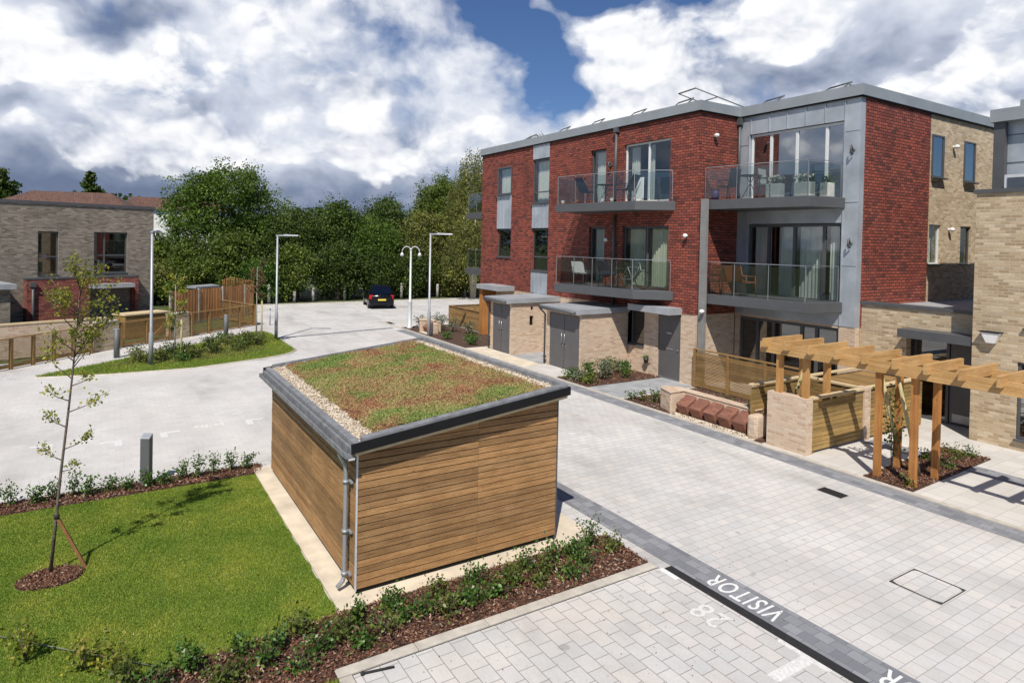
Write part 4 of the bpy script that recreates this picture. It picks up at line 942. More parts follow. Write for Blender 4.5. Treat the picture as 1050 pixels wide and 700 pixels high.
# link block with recessed entrance
lk = thing('entrance_block', 'single storey buff brick entrance link with dark coping between the two buildings', 'building', (-8.6, 19, 0))
wall(MB(), FX, XE+.0, XN-.002, 0, 3.0, .25, [(-9.0, -7.18, 0, 2.26)], d0=18.5).build('wall', 'buff2', lk)
MB().box(XE-.0, XN-.06, 18.45, 18.8, 3.001, 3.09).build('coping', 'zinc_dark', lk)
MB().box(XE, XN-.002, 18.76, 27, 2.7, 2.95).build('roof', 'roof_felt', lk)
MB().box(-8.95, XN-.02, 17.9, 18.497, 2.27, 2.49).build('canopy', 'zinc_dark', lk)
window(lk, FX, -8.98, -8.1, .02, 2.24, d=18.9, gm='glass_dark', fw=.07, sill=False, name='side_light')
dr = MB().box(-8.07, -7.2, 18.92, 18.98, .03, 2.22).build('entrance_door', 'zinc_dark', lk)
MB().box(-7.85, -7.42, 18.9, 18.919, 1.05, 1.09).build('letter_plate', 'steel', dr); MB().box(-8.0, -7.28, 18.9, 18.919, .08, .3).build('kick_plate', 'galv', dr)
MB().box(-9.0, XN-.01, 18.99, 19.1, 0, 2.26).build('inner_wall', 'room', lk)
wl = thing('bulkhead_light', 'white tapered bulkhead light on the near buff wall', 'wall light', (-6.74, YN, 2.6))
MB().hexa([(-6.84, YN-.14, 2.42), (-6.66, YN-.14, 2.42), (-6.66, YN, 2.42), (-6.84, YN, 2.42), (-6.95, YN-.17, 2.68), (-6.55, YN-.17, 2.68), (-6.55, YN, 2.68), (-6.95, YN, 2.68)]).build('shade', 'white', wl, bevel=.015)
MB().box(-6.97, -6.53, YN-.19, YN-.001, 2.681, 2.70).build('cover', 'black', wl)
nbx = thing('notice_box', 'small white meter box low behind the pergola climber', 'box', (-8.3, 18.4, 1))
MB().box(-9.36, -9.1, 18.42, 18.499, 1.15, 1.62).build('case', 'white', nbx, bevel=.01); MB().box(-9.34, -9.12, 18.41, 18.419, 1.17, 1.6).build('door', 'white', nbx)

# ================================================================== STREET LAMPS, BOLLARDS
def lamp(x, y, h, ang, arm, label, m='galv', thick=1.):
    g = thing('street_lamp', label, 'street lamp', (x, y, 0))
    MB().tube([(x, y, 0), (x, y, 1.15), (x, y, 1.2), (x, y, h)], [.075*thick, .075*thick, .05*thick, .042*thick], 12).build('post', m, g)
    dx, dy = math.cos(ang), math.sin(ang)
    MB().tube([(x, y, 0), (x, y, .05)], .085*thick, 12).build('base', 'black_metal', g)
    MB().beam((x-dx*.06, y-dy*.06, h-.03), (x+dx*arm*.45, y+dy*arm*.45, h-.02), .09, .07).build('arm', m, g)
    hd = MB(); a0 = Vector((x+dx*arm*.3, y+dy*arm*.3, h)); a1 = Vector((x+dx*arm, y+dy*arm, h+.0)); r = Vector((-dy, dx, 0))
    hd.hexa([a0-r*.07+Vector((0, 0, -.06)), a1-r*.11+Vector((0, 0, -.04)), a1+r*.11+Vector((0, 0, -.04)), a0+r*.07+Vector((0, 0, -.06)), a0-r*.06+Vector((0, 0, .03)), a1-r*.09+Vector((0, 0, .01)), a1+r*.09+Vector((0, 0, .01)), a0+r*.06+Vector((0, 0, .03))])
    hd.build('lantern', m, g, bevel=.012); return g
ra = math.atan2(.85, .53)
lamp(-25.58, 1.25, 4.72, math.atan2(.4, -.9), .55, 'tall galvanised street lamp on the left end of the grass island', 'galv', 1.0)
lamp(-30.13, 6.42, 4.70, math.radians(60), .95, 'tall galvanised street lamp on the far right corner of the grass island')
lamp(-27.82, 12.92, 4.92, math.radians(60), 1.05, 'tall galvanised street lamp on the kerb in front of the buff stores', 'galv', 1.1)
hl = thing('heritage_lamp', 'pale lamp post with twin curved arms and bell shades near the parked car', 'street lamp', (-30.69, 13.16, 0))
x, y = -30.69, 13.16
MB().tube([(x, y, 0), (x, y, .1), (x, y, .12), (x, y, 1.35), (x, y, 1.45), (x, y, 1.5), (x, y, 4.05)], [.15, .15, .115, .105, .12, .06, .045], 12).ball((x, y, 4.1), .07).build('post', 'heritage', hl)
for s in (-1, 1):
    am = []; u = Vector((.45, .9, 0)).normalized()
    for k in range(9):
        t = math.pi*k/8; am.append(Vector((x, y, 4.0))+u*s*(.225-.225*math.cos(t))+Vector((0, 0, .28*math.sin(t)))-Vector((0, 0, .06*k/8)))
    a = MB().tube(am, .025, 8).build('arm', 'heritage', hl)
    e = am[-1]; MB().tube([e, e-Vector((0, 0, .05)), e-Vector((0, 0, .14))], [.03, .06, .12], 12).ball(e-Vector((0, 0, .15)), .09, .09, .06).build('shade', 'white', a)
def bollard(x, y, h, label, r=.085, flat=False, m='bollard', name='bollard'):
    g = thing(name, label, 'bollard', (x, y, 0))
    if flat:
        F = Fr((x, y), (.53, .85), (-.85, .53))
        MB().fbox(F, -.085, .085, -.06, .06, 0, h).build('post', m, g, bevel=.008)
        MB().hexa([F.p(-.085, -.06, h), F.p(.085, -.06, h), F.p(.085, .06, h), F.p(-.085, .06, h), F.p(-.08, -.055, h+.01), F.p(.08, -.055, h+.01), F.p(.08, .055, h+.07), F.p(-.08, .055, h+.07)]).build('cap', 'galv', g)
    else:
        MB().tube([(x, y, 0), (x, y, h)], r, 14).build('post', m, g); MB().tube([(x, y, h), (x, y, h+.02)], [r*1.03, r*.9], 14).build('cap', 'galv', g)
bollard(-13.38, .60, .88, 'square dark grey bollard standing at the edge of the lawn bed', flat=True)
bollard(-27.8, .25, 1.05, 'round grey bollard in front of the left garden pier', .1)
bollard(-31.4, 4.5, 1.0, 'round grey bollard behind the island planting', .1)
fp = thing('low_marker_post', 'thin grey marker post with a dark top in the far yard', 'post', (-34.8, 7.1, 0))
MB().tube([(-34.8, 7.1, 0), (-34.8, 7.1, .8)], .03, 8).build('post', 'galv', fp); MB().tube([(-34.8, 7.1, .801), (-34.8, 7.1, .86)], .035, 8).build('cap', 'black', fp)
# concrete hedge posts
for i, (x, y, h) in enumerate([(-45.6, 9.2, 1.3), (-46.0, 12.3, 1.0), (-46.4, 14.7, 1.35), (-46.0, 11.0, .8), (-46, 19.0, 1.2), (-45.9, 22.0, 1.1), (-45.8, 24.4, 1.1), (-46, 17.2, .8)]):
    g = thing('concrete_post', f'weathered concrete post at the foot of the tree line, {ords[i]} of eight' if 0 else ['pale concrete post at the hedge foot in line with the right lamp of the island', 'short concrete post in the hedge foot midway to the car', 'tallest pale concrete post just left of the parked car', 'stubby concrete post left of centre under the hedge', 'pale concrete post right of the twin lamp under the trees', 'concrete post at the hedge foot behind the low timber fence', 'concrete post nearest the red building under the trees', 'stubby concrete post just right of the parked car'][i], 'post', (x, y, 0), 'posts along the foot of the hedge')
    MB().tube([(x, y, 0), (x, y, h), (x, y, h+.06)], [.11, .10, .03], 8).build('shaft', 'concrete', g)

# pipe offcut near bay corner
pf = MB().tube([(-6.42, 2.30, .03), (-6.36, 2.62, .025)], .012, 8).ball((-6.42, 2.29, .03), .024).build('pipe', 'rubber')
tag(pf, 'short grey pipe end lying at the corner of the bay kerb', 'pipe')

# ================================================================== CAR
def make_car(loc, ang):
    g = thing('parked_car', 'dark navy hatchback parked facing the tree line', 'car', (0, 0, 0))
    hw = .83
    st = [ # x, zbot, zshoulder, ztop, halfwidth
        (0.02, .34, .60, .80, .72), (.10, .25, .70, .95, .80), (.35, .22, .84, .98, hw), (1.0, .22, .88, .99, hw), (2.2, .22, .86, .97, hw), (3.0, .22, .82, .93, hw), (3.55, .24, .70, .84, .81), (3.9, .28, .58, .70, .74), (4.0, .34, .50, .60, .66)]
    mb = MB(); rings = []
    for (x, zb, zs, zt, w) in st:
        ring = [(-w*.9, zb), (-w, zb+.1), (-w*1.0, zs-.1), (-w*.97, zs), (-w*.86, zt), (0, zt+.02), (w*.86, zt), (w*.97, zs), (w, zs-.1), (w, zb+.1), (w*.9, zb)]
        rings.append([Vector((x, a, b)) for a, b in ring])
    i0 = 0
    for r_ in rings: mb.v += r_
    n = len(rings[0])
    for i in range(len(rings)-1):
        for k in range(n):
            a = i*n+k; b = i*n+(k+1) % n; mb.f.append((a, a+n, b+n, b)); mb.sm.append(True)
    mb.f.append(tuple(range(n))); mb.sm.append(False); mb.f.append(tuple(reversed(range((len(rings)-1)*n, len(rings)*n)))); mb.sm.append(False)
    body = mb.build('body', 'carpaint', g)
    # greenhouse
    gh = [(.10, .95, .95, .70), (.55, .97, 1.46, .60), (1.1, .98, 1.52, .60), (1.9, .98, 1.50, .60), (2.35, .97, 1.38, .62), (3.05, .93, .94, .70)]
    rb = MB(); rr = []
    for (x, zb, zt, w) in gh:
        rr.append([Vector((x, -.74, zb-.02)), Vector((x, -w, zt)), Vector((x, 0, zt+.03)), Vector((x, w, zt)), Vector((x, .74, zb-.02))])
    for r_ in rr: rb.v += r_
    for i in range(len(rr)-1):
        for k in range(4): a = i*5+k; rb.f.append((a, a+5, a+6, a+1)); rb.sm.append(True)
    rb.build('roof', 'carpaint', body)
    # glass
    gl = MB()
    gl.face([(.125, -.64, 1.02), (.125, .64, 1.02), (.50, .54, 1.42), (.50, -.54, 1.42)][::1]); gl.build('rear_window', 'carglass', g)
    for s in (-1, 1):
        MB().face([(.55, s*.752, 1.02), (1.4, s*.755, 1.02), (1.4, s*.635, 1.44), (.75, s*.635, 1.42)]).face([(1.47, s*.755, 1.02), (2.75, s*.745, 1.0), (2.35, s*.65, 1.34), (1.9, s*.635, 1.44), (1.47, s*.635, 1.44)]).build('side_window', 'carglass', g)
        MB().hexa([(.03, s*.60, .66), (.03, s*.74, .66), (.22, s*.83, .66), (.22, s*.6, .66), (.06, s*.58, .93), (.06, s*.70, .93), (.24, s*.79, .93), (.24, s*.58, .93)]).build('tail_light', 'taillight', g)
        MB().box(1.95, 2.15, min(s*.80, s*.98), max(s*.80, s*.98), .98, 1.1).build('mirror', 'carpaint', g, bevel=.02)
        for wx in (.72, 3.15):
            w = MB().tube([(wx, s*.66, .30), (wx, s*.835, .30)], .30, 20).build('wheel', 'rubber', g)
            MB().tube([(wx, s*.80, .30), (wx, s*.845, .30)], .19, 12).build('rim', 'steel', w)
        MB().hexa([(.14, s*.52, 1.06), (.14, s*.60, 1.06), (.16, s*.60, 1.06), (.16, s*.52, 1.06), (.42, s*.47, 1.38), (.42, s*.55, 1.38), (.44, s*.55, 1.38), (.44, s*.47, 1.38)]).build('window_trim', 'steel', g) if 0 else None
    MB().box(-.02, .06, -.78, .78, .30, .50).build('bumper', 'carpaint', g, bevel=.03)
    MB().box(-.032, -.018, -.26, .26, .56, .67).box(-.03, .05, -.25, .25, .57, .66).build('number_plate', 'plate', g)
    g.location = loc; g.rotation_euler = (0, 0, ang)
make_car((-40.0, 15.17, 0), math.atan2(.22, -.97))

# ================================================================== TREES
def tree(name, label, base, trunk_h, blobs, n, m, leaf=(.10, .22), tr=.25, group=None, limbs=True, clump=.42, trunk_m='bark', shell=.62):
    """blobs: (cx,cy,cz,rx,ry,rz) relative to base"""
    g = thing(name, label, 'tree', base, group); bx, by, bz = base
    tb = MB(); top = max(b[2] for b in blobs)
    tb.tube([(bx, by, bz-.1), (bx+random.uniform(-.1, .1), by, bz+trunk_h*.5), (bx+random.uniform(-.2, .2), by, bz+trunk_h), (bx+random.uniform(-.2, .2), by, bz+top)], [tr, tr*.8, tr*.6, tr*.15], 9)
    for b in blobs:
        z0 = bz+min(trunk_h, max(.3, b[2]*.55))
        tb.tube([(bx, by, z0), (bx+b[0]*.55, by+b[1]*.55, (z0+bz+b[2])/2+.2), (bx+b[0], by+b[1], bz+b[2])], [tr*.45, tr*.28, tr*.08], 6)
    tb.build('trunk', trunk_m, g)
    vol = np.array([b[3]*b[4]*b[5] for b in blobs])**(2/3); P = []
    for b, v in zip(blobs, vol/vol.sum()):
        nc = max(6, int(n*1.9*v/28)); c = np.array([bx+b[0], by+b[1], bz+b[2]]); r = np.array(b[3:6])
        d = RNG.normal(size=(nc, 3)); d /= np.linalg.norm(d, axis=1)[:, None]
        rad = RNG.uniform(shell, 1.05, nc)*(1+.18*np.sin(d[:, 0]*6+d[:, 2]*5+b[0]*3)+.14*np.sin(d[:, 1]*9+b[2]*2))
        cc = c+d*r*rad[:, None]
        k = 28; off = RNG.normal(size=(nc, k, 3))*clump*RNG.uniform(.35, 1., (nc, 1, 1))*np.array([1, 1, .62])
        P.append((cc[:, None, :]+off).reshape(-1, 3))
    P = np.concatenate(P); P = P[P[:, 2] > bz+.15]
    cards('crown', P, RNG.uniform(leaf[0], leaf[1], len(P)), m, g, .35, .62)
    return g
def blobset(w, d, h0, h1, k, lean=0):
    out = []
    for i in range(k):
        t = (i+.5)/k; a = random.uniform(0, 6.28); prof = math.sin(math.pi*min(1, .12+t*.88))**.6
        q = random.uniform(.35, .62)
        out.append((math.cos(a)*w*q*prof, math.sin(a)*d*q*prof, h0+(h1-h0)*t, w*.42*random.uniform(.8, 1.25)*max(.5, prof), d*.42*random.uniform(.8, 1.2)*max(.5, prof), (h1-h0)*.19*random.uniform(.8, 1.25)))
    return out
GT = 'trees of the tree line beyond the yard'
# big round tree left (px 175-300, top 165)
tree('broad_tree', 'broad domed green tree standing tallest on the left of the tree line', (-53.5, 7.3, 0), 3, [(0, 0, 7.3, 3.0, 3.2, 2.3), (-.6, -2.3, 6.2, 2.2, 2.0, 2.0), (-.3, 2.6, 6.4, 2.3, 2.1, 2.1), (.5, .6, 8.4, 2.0, 2.3, 1.5), (.6, -1.6, 4.4, 2.4, 2.0, 1.8), (.7, 1.6, 4.3, 2.4, 2.2, 2.0), (.5, 3.6, 4.5, 1.9, 1.7, 1.7), (.9, 0, 2.2, 2.5, 2.5, 1.8), (-.2, -1.2, 8.2, 1.4, 1.3, 1.2)], 30000, 'leaf_oak', group=GT)
tree('round_tree', 'lighter green rounded tree below the tall domed tree', (-47.8, 6.9, 0), 1.5, [(0, 0, 2.9, 1.5, 1.5, 1.5), (.1, .9, 2.3, 1.3, 1.3, 1.3), (.1, -.8, 2.2, 1.2, 1.2, 1.2), (0, .3, 4.1, 1.0, 1.1, .9), (.2, 0, 1.1, 1.5, 1.6, 1.0)], 12000, 'leaf_mid', group=GT)
specs = [((-50.5, 12.2, 0), 2.9, 2.6, .8, 6.8, 9, 'leaf_dark', 'dark green tree to the right of the tall domed tree'),
         ((-51, 15.6, 0), 2.8, 2.7, .8, 7.7, 9, 'leaf_dark', 'dark bushy tree with a pointed top in the middle of the tree line'),
         ((-48.5, 18.0, 0), 2.6, 2.5, .6, 6.2, 8, 'leaf_oak', 'mid green bushy tree directly behind the parked car'),
         ((-52, 19.9, 0), 3.0, 2.8, .8, 8.2, 9, 'leaf_dark', 'dark tree rising behind the twin arm lamp'),
         ((-48.0, 22.0, 0), 2.6, 2.6, .6, 7.0, 8, 'leaf_olive', 'olive green loose tree behind the right street lamp'),
         ((-51, 25.0, 0), 3.2, 3.2, .9, 10.2, 10, 'leaf_mid', 'tall green tree half way to the red building'),
         ((-46.8, 14.3, 0), 1.7, 1.9, .3, 4.3, 7, 'leaf_dark', 'low dark bush behind the parked car to its left'),
         ((-46.8, 11.0, 0), 1.6, 1.8, .3, 4.2, 7, 'leaf_mid', 'low green bush at the hedge foot above the island lamp'),
         ((-46.9, 17.6, 0), 1.6, 1.9, .3, 3.7, 7, 'leaf_dark', 'low dark bush behind the parked car to its right'),
         ((-46.9, 20.6, 0), 1.6, 1.9, .3, 3.8, 7, 'leaf_dark', 'low dark bush between the two right hand lamps'),
         ((-46.6, 24.0, 0), 1.7, 2.0, .3, 3.8, 7, 'leaf_olive', 'low bush under the olive trees near the timber garden fence'),
         ((-46.6, 8.6, 0), 1.5, 1.4, .2, 2.9, 6, 'leaf_shrub', 'low bright bush at the end of the orange fence'),
         ((-46.8, 28, 0), 1.9, 2.4, .3, 4.0, 7, 'leaf_dark', 'low dark bush beside the far balconies')]
for (b, w, d, h0, h1, k, mm, lb) in specs:
    tree('bushy_tree', lb, b, 1.2, blobset(w, d, h0, h1*.9, k)+[(0, 0, (h0+h1)*.45, w*.62, d*.62, (h1-h0)*.34), (0, 0, h1*.78, w*.62, d*.68, h1*.19), (.2, d*.45, h1*.66, w*.45, d*.45, h1*.16), (.2, -d*.45, h1*.62, w*.45, d*.45, h1*.16)], int(3400*w*d*.8), mm, group=GT)
# willow-like trees on the right
def willow(label, base, h, w, n, m):
    g = thing('willow_tree', label, 'tree', base, GT); bx, by, bz = base; tb = MB(); P = []
    for s in range(4):
        a = random.uniform(0, 6.28); tb.tube([(bx, by, bz), (bx+math.cos(a)*w*.15, by+math.sin(a)*w*.15, h*.4), (bx+math.cos(a)*w*.4, by+math.sin(a)*w*.4, h*.85)], [.22, .15, .04], 8)
    tb.build('trunk', 'bark_pale', g)
    for s in range(n):
        a = random.uniform(0, 6.28); q = w*math.sqrt(random.random()); zt = h*(1-.45*(q/w)**2)*random.uniform(.72, 1.02)
        x0 = bx+math.cos(a)*q; y0 = by+math.sin(a)*q; ln = random.uniform(.8, 2.6)
        k = int(ln*11)
        for j in range(k):
            t = j/k; P.append((x0+random.gauss(0, .09)+t*.15*math.cos(a), y0+random.gauss(0, .09)+t*.15*math.sin(a), max(.3, zt-ln*t+random.gauss(0, .06))))
    P = np.array(P); cards('crown', P, RNG.uniform(.12, .24, len(P)), m, g, -1.0, .42); return g
willow('tall feathery willow rising against the sky left of the red building', (-47.5, 26.0, 0), 12.4, 2.6, 1500, 'leaf_olive')
willow('drooping willow close beside the red building, tallest at the skyline', (-45.0, 28.4, 0), 12.6, 2.5, 1500, 'leaf_olive')
willow('lower willow with pale hanging shoots behind the kerbside lamp', (-44.8, 24.6, 0), 7.6, 2.3, 1300, 'leaf_olive')
tree('slender_tree', 'thin dark tree top just showing over the red parapet', (-47, 32.5, 0), 4, blobset(1.7, 1.7, 5, 13.2, 7), 9000, 'leaf_dark', group=GT)
tree('bushy_tree', 'dark background tree filling the gap behind the left willow', (-56, 27, 0), 3, blobset(4, 4, 1, 9.5, 10), 24000, 'leaf_dark', group=GT)
tree('bushy_tree', 'dark background tree behind the balconies of the red building', (-52, 34, 0), 3, blobset(4.5, 4.5, 1, 10, 10), 20000, 'leaf_dark', group=GT)
# undergrowth left behind orange fence
for i, (x, y, h, mm, lb) in enumerate([(-50.5, 4.6, 4.0, 'leaf_mid', 'green bush behind the orange fence nearest the brick house'), (-48.5, 2.4, 2.9, 'leaf_olive', 'bramble thicket hanging over the orange fence by the house'), (-46.5, 4.8, 2.7, 'leaf_mid', 'low bramble bush above the middle of the orange fence'), (-53.5, 2.8, 4.2, 'leaf_mid', 'green tree peeping beside the house corner below the white building')]):
    tree('bramble_bush', lb, (x, y, 0), 1, blobset(1.9, 2.0, .4, h, 7), 9000, mm, group='bushes behind the orange fence')
# distant wooded skyline
def farwood(name, x0, y0, x1, y1, h, n, m):
    P = []; t = RNG.uniform(0, 1, n); hh = h*(.75+.25*np.sin(t*23)+.12*np.sin(t*57)); z = RNG.uniform(0, 1, n)**.5*hh
    P = np.stack([x0+(x1-x0)*t+RNG.normal(0, 3, n), y0+(y1-y0)*t+RNG.normal(0, 3, n), z], 1)
    o = cards(name, P, RNG.uniform(.7, 1.5, n), m, None, .3, .7); tag(o, 'distant mass of woodland on the horizon behind the houses', 'woodland', None, 'stuff')
farwood('far_woodland', -170, -90, -230, 160, 13.5, 26000, 'leaf_dark')

# ---- young trees
def sapling(name, label, base, pts, branches, nleaf, m, leaf, r0=.03, trunk_m='bark_pale', group=None):
    g = thing(name, label, 'young tree', base, group); B = Vector(base)
    tb = MB(); P = [B+Vector(p) for p in pts]; tb.tube(P, [r0*(1-.8*i/(len(P)-1)) for i in range(len(P))], 8); L_ = []
    H = pts[-1][2]
    def at(z):
        for i in range(len(P)-1):
            if P[i].z-B.z <= z <= P[i+1].z-B.z+1e-6: return P[i].lerp(P[i+1], (z-(P[i].z-B.z))/(P[i+1].z-P[i].z))
        return P[-1]
    for (z, a, ln, up) in branches:
        s = at(z); e = s+Vector((math.cos(a)*ln, math.sin(a)*ln, up)); mid = s.lerp(e, .5)+Vector((0, 0, -.04))
        tb.tube([s, mid, e], [.008, .005, .002], 5)
        for q in range(3):
            t0 = random.uniform(.35, .9); s2 = s.lerp(e, t0); e2 = s2+Vector((random.gauss(0, .22), random.gauss(0, .22), random.uniform(-.05, .3)))*min(1, ln); tb.tube([s2, e2], [.003, .0015], 4); L_.append((s2, e2))
        L_.append((mid, e)); L_.append((s.lerp(e, .3), e))
    tb.build('trunk', trunk_m, g); Q = []
    for k in range(nleaf):
        a, b = random.choice(L_); c = a.lerp(b, random.random()); Q.append((c.x+random.gauss(0, .035), c.y+random.gauss(0, .035), c.z+random.gauss(0, .035)))
    Q = np.array(Q); cards('foliage', Q, RNG.uniform(leaf[0], leaf[1], len(Q)), m, g, -.1, .75); return g
fr = [(1.35, 1.6, .22, .10), (1.5, 4.4, .25, .22), (1.65, 1.2, .35, .22), (1.95, 4.9, .25, .25), (2.15, 1.4, .45, .25), (2.3, -1.2, .30, .25), (2.5, 1.7, .35, .2), (2.6, 4.4, .35, .4)]
for i in range(26):
    z = 2.75+1.15*i/26; fr.append((z, random.uniform(0, 6.28), random.uniform(.28, .68)*(1-.25*(i/26)), random.uniform(.25, .6)))
sapling('lawn_sapling', 'slim young tree with sparse yellow green leaves on the lawn', (-10.49, -.64, .02), [(0, 0, 0), (.0, .06, .76), (.0, .10, 1.28), (.02, .18, 2.13), (.0, .22, 2.6), (.02, .28, 3.4), (0, .30, 3.8), (0, .34, 4.2)], fr, 2700, 'leaf_young', (.022, .052), .022, 'bark')
sk = thing('tree_stake', 'slanting timber stake tied to the lawn sapling', 'stake', (-10.46, -.28, 0))
MB().beam((-10.46, -.24, 0), (-10.49, -.58, .78), .035, .035).build('stake', 'stake', sk); MB().tube([(-10.49, -.60, .77), (-10.48, -.55, .77)], .033, 8).build('tie', 'rubber', sk)
br = lambda h0, h1, k, ln: [(h0+(h1-h0)*(i+.3)/k, random.uniform(0, 6.28), ln*random.uniform(.6, 1.1), random.uniform(.15, .45)) for i in range(k)]
sapling('island_sapling', 'staked young tree with green leaves on the left of the island bed', (-26.35, 2.05, .04), [(0, 0, 0), (0, 0, 1.5), (.02, 0, 3.1)], br(.9, 2.9, 22, .38), 900, 'leaf_young', (.05, .11), .03)
sapling('island_sapling', 'young tree with coppery leaves near the right end of the island', (-28.4, 5.25, .04), [(0, 0, 0), (0, 0, 1.6), (.02, 0, 3.3)], br(1.9, 3.2, 18, .38), 700, 'leaf_copper', (.05, .11), .035)
for i, (x, y, lb) in enumerate([(-26.25, 2.25, 'upright timber stake beside the left island tree'), (-28.35, 5.45, 'upright timber stake beside the coppery island tree')]):
    g = thing('tree_stake', lb, 'stake', (x, y, 0)); MB().tube([(x, y, 0), (x, y, 1.5 if i == 0 else 1.9)], .035, 7).build('stake', 'pole_green', g)

# ================================================================== SHRUBS
GS = 'shrubs planted along the shed bed'
P_ = [(-7.40, .15, .35), (-6.95, .35, .5), (-7.35, .75, .5), (-6.85, .95, .4), (-7.42, 1.25, .28), (-7.05, 1.45, .4), (-7.45, 1.9, .3), (-7.0, 2.0, .42), (-7.35, 2.55, .35), (-6.98, 2.75, .45), (-7.40, 3.0, .35), (-7.05, 3.3, .4), (-7.30, 3.55, .5), (-6.95, 3.9, .25), (-7.35, 4.15, .38), (-7.15, 4.6, .45), (-7.35, 4.95, .42), (-7.3, 5.4, .5), (-6.95, 4.9, .2), (-7.1, 5.75, .35), (-7.45, 6.15, .5), (-7.2, 6.4, .45), (-7.2, .45, .3), (-6.85, .1, .35), (-7.0, 1.15, .26), (-7.3, 1.6, .34), (-6.8, 1.75, .25), (-7.1, 2.35, .3), (-6.85, 2.45, .22), (-7.15, 3.05, .24), (-6.9, 3.55, .3), (-7.1, 3.8, .26), (-7.0, 4.3, .24), (-7.1, 5.15, .3), (-6.9, 5.4, .2), (-7.35, 5.8, .3)]
for i, (x, y, h) in enumerate(P_):
    plant('shrub', f'leafy shrub in the mulch before the shed, number {i+1} from the lawn end' , 'shrub', (x, y, .03), h*random.uniform(.55, .85), random.uniform(.15, .26), int((170+140*h/.4)*random.uniform(.45, 1.1)), 'leaf_shrub' if i % 3 else 'leaf_shrub2', 9, (.03, .065), GS)
for i in range(15):
    y = -1.65+i*.285+random.uniform(-.05, .05); h = [.3, .35, .28, .3, .42, .34, .25, .2, .28, .22, .34, .4, .42, .36, .28][i]
    plant('shrub', f'small dark shrub in the strip behind the lawn, number {i+1} from the left', 'shrub', (-13.3+random.uniform(-.1, .1), y, .03), h, .17, 190, 'leaf_shrub', 6, (.03, .065), 'shrubs in the strip bed behind the lawn')
for i, (x, y, h) in enumerate([(-17.2, 13.3, .4), (-16.7, 13.25, .35), (-16.25, 13.35, .3), (-17.1, 14.0, .5), (-16.5, 14.1, .7), (-16.9, 14.7, .6), (-16.3, 15.0, .55), (-17.2, 15.4, .5)]):
    plant('shrub', f'bushy green plant under the kitchen window, {ords[i]} of eight from the kerb', 'shrub', (x, y, .03), h, .32, 420, ['leaf_shrub', 'leaf_grey', 'leaf_shrub2'][i % 3], 8, (.05, .09), 'plants below the kitchen window')
for i in range(16):
    x = -14.0+i*.29; y = 14.0+random.uniform(-.1, .9)
    if i < 5: y = 13.1+i*.16
    plant('shrub', f'low yellow green plant behind the brick seat wall, {i+1} of 16 from the left', 'shrub', (x, y, .03), .22+.1*(i % 3), .2, 130, 'leaf_shrub2' if i % 2 else 'leaf_shrub', 5, (.04, .08), 'low plants behind the seat wall')
for i, (x, y, h, r, mm) in enumerate([(-24.7, 13.5, .35, .35, 'leaf_shrub'), (-25.4, 13.9, .4, .4, 'leaf_shrub'), (-26.6, 13.3, .35, .3, 'leaf_shrub'), (-28.6, 14.6, .8, .4, 'leaf_grey'), (-29.2, 14.2, .9, .4, 'leaf_grey'), (-30.2, 14.4, .8, .4, 'leaf_grey'), (-27.8, 15.1, .6, .35, 'leaf_grey'), (-31.0, 13.9, .6, .3, 'leaf_grey')]):
    plant('shrub', f'{"grey green" if mm == "leaf_grey" else "low green"} shrub in the bed beyond the stores, {ords[i]} of eight going away', 'shrub', (x, y, .03), h, r, 300, mm, 7, (.05, .10), 'shrubs in the bed beyond the stores')
k = 0
for i in range(26):
    for _ in range(20):
        x = random.uniform(-30.5, -25.8); y = random.uniform(0, 5.6)
        if inpoly(np.array([x]), np.array([y]), ISLB)[0]: break
    plant('shrub', f'low shrub in the grass island bed, {i+1} of 26', 'shrub', (x, y, .05), random.uniform(.3, .6), .38, 260, random.choice(['leaf_shrub', 'leaf_shrub2', 'leaf_mid', 'leaf_olive']), 7, (.05, .10), 'mixed low shrubs covering the island bed')
for i, (x, y, h, lb) in enumerate([(-8.42, -.72, .42, 'yellow leaved twiggy plant at the bottom left corner of the photo'), (-7.95, -.2, .3, 'small yellow leaved plant at the bottom edge of the lawn'), (-7.75, .1, .32, 'reddish stemmed plant at the bottom edge beside the mulch')]):
    plant('twiggy_plant', lb, 'shrub', (x, y, .02), h, .22, 190, 'leaf_young', 8, (.035, .07))
# thin blue green hose across the lawn corner
tag(MB().tube([(-9.6, -1.6, .04), (-9.05, -1.0, .04), (-8.3, -.26, .045), (-7.6, .45, .05)], .008, 6).build('garden_hose', 'leaf_grey'), 'thin pale hose lying across the near corner of the lawn', 'hose')

# ================================================================== LEFT HOUSE + GARDENS
HO = (-35.5, 1.79); HU = (-.344, .939); HN = (-.939, -.344)
FH = Fr(HO, HU, HN)
hs = thing('brick_house', 'grey buff brick house with a flat roof and red brick porch at the left edge', 'house', (HO[0], HO[1], 0))
wh = [(-4.68, -3.92, 2.75, 4.64), (-2.55, -1.16, 2.78, 4.66)]
wall(MB(), FH, -11, 0, 0, 5.8, .3, wh).build('wall', 'buff_grey', hs)
FH2 = Fr(HO, (HN[0], HN[1]), (-HU[0], -HU[1])); wall(MB(), FH2, .3, 8, 0, 5.8, .3).build('side_wall', 'buff_grey', hs)
MB().fbox(FH, -11, -.31, .31, 8, 5.4, 5.6).fbox(FH, -11, -.31, 2.5, 2.6, 0, 5.39).fbox(FH, -11, -.31, .31, 2.49, 2.4, 2.55).build('floor_slab', 'room', hs)
MB().fbox(FH, -11, .04, -.04, .34, 5.801, 5.93).fbox(FH, -.3, .04, .341, 8.04, 5.801, 5.93).build('coping', 'zinc_dark', hs)
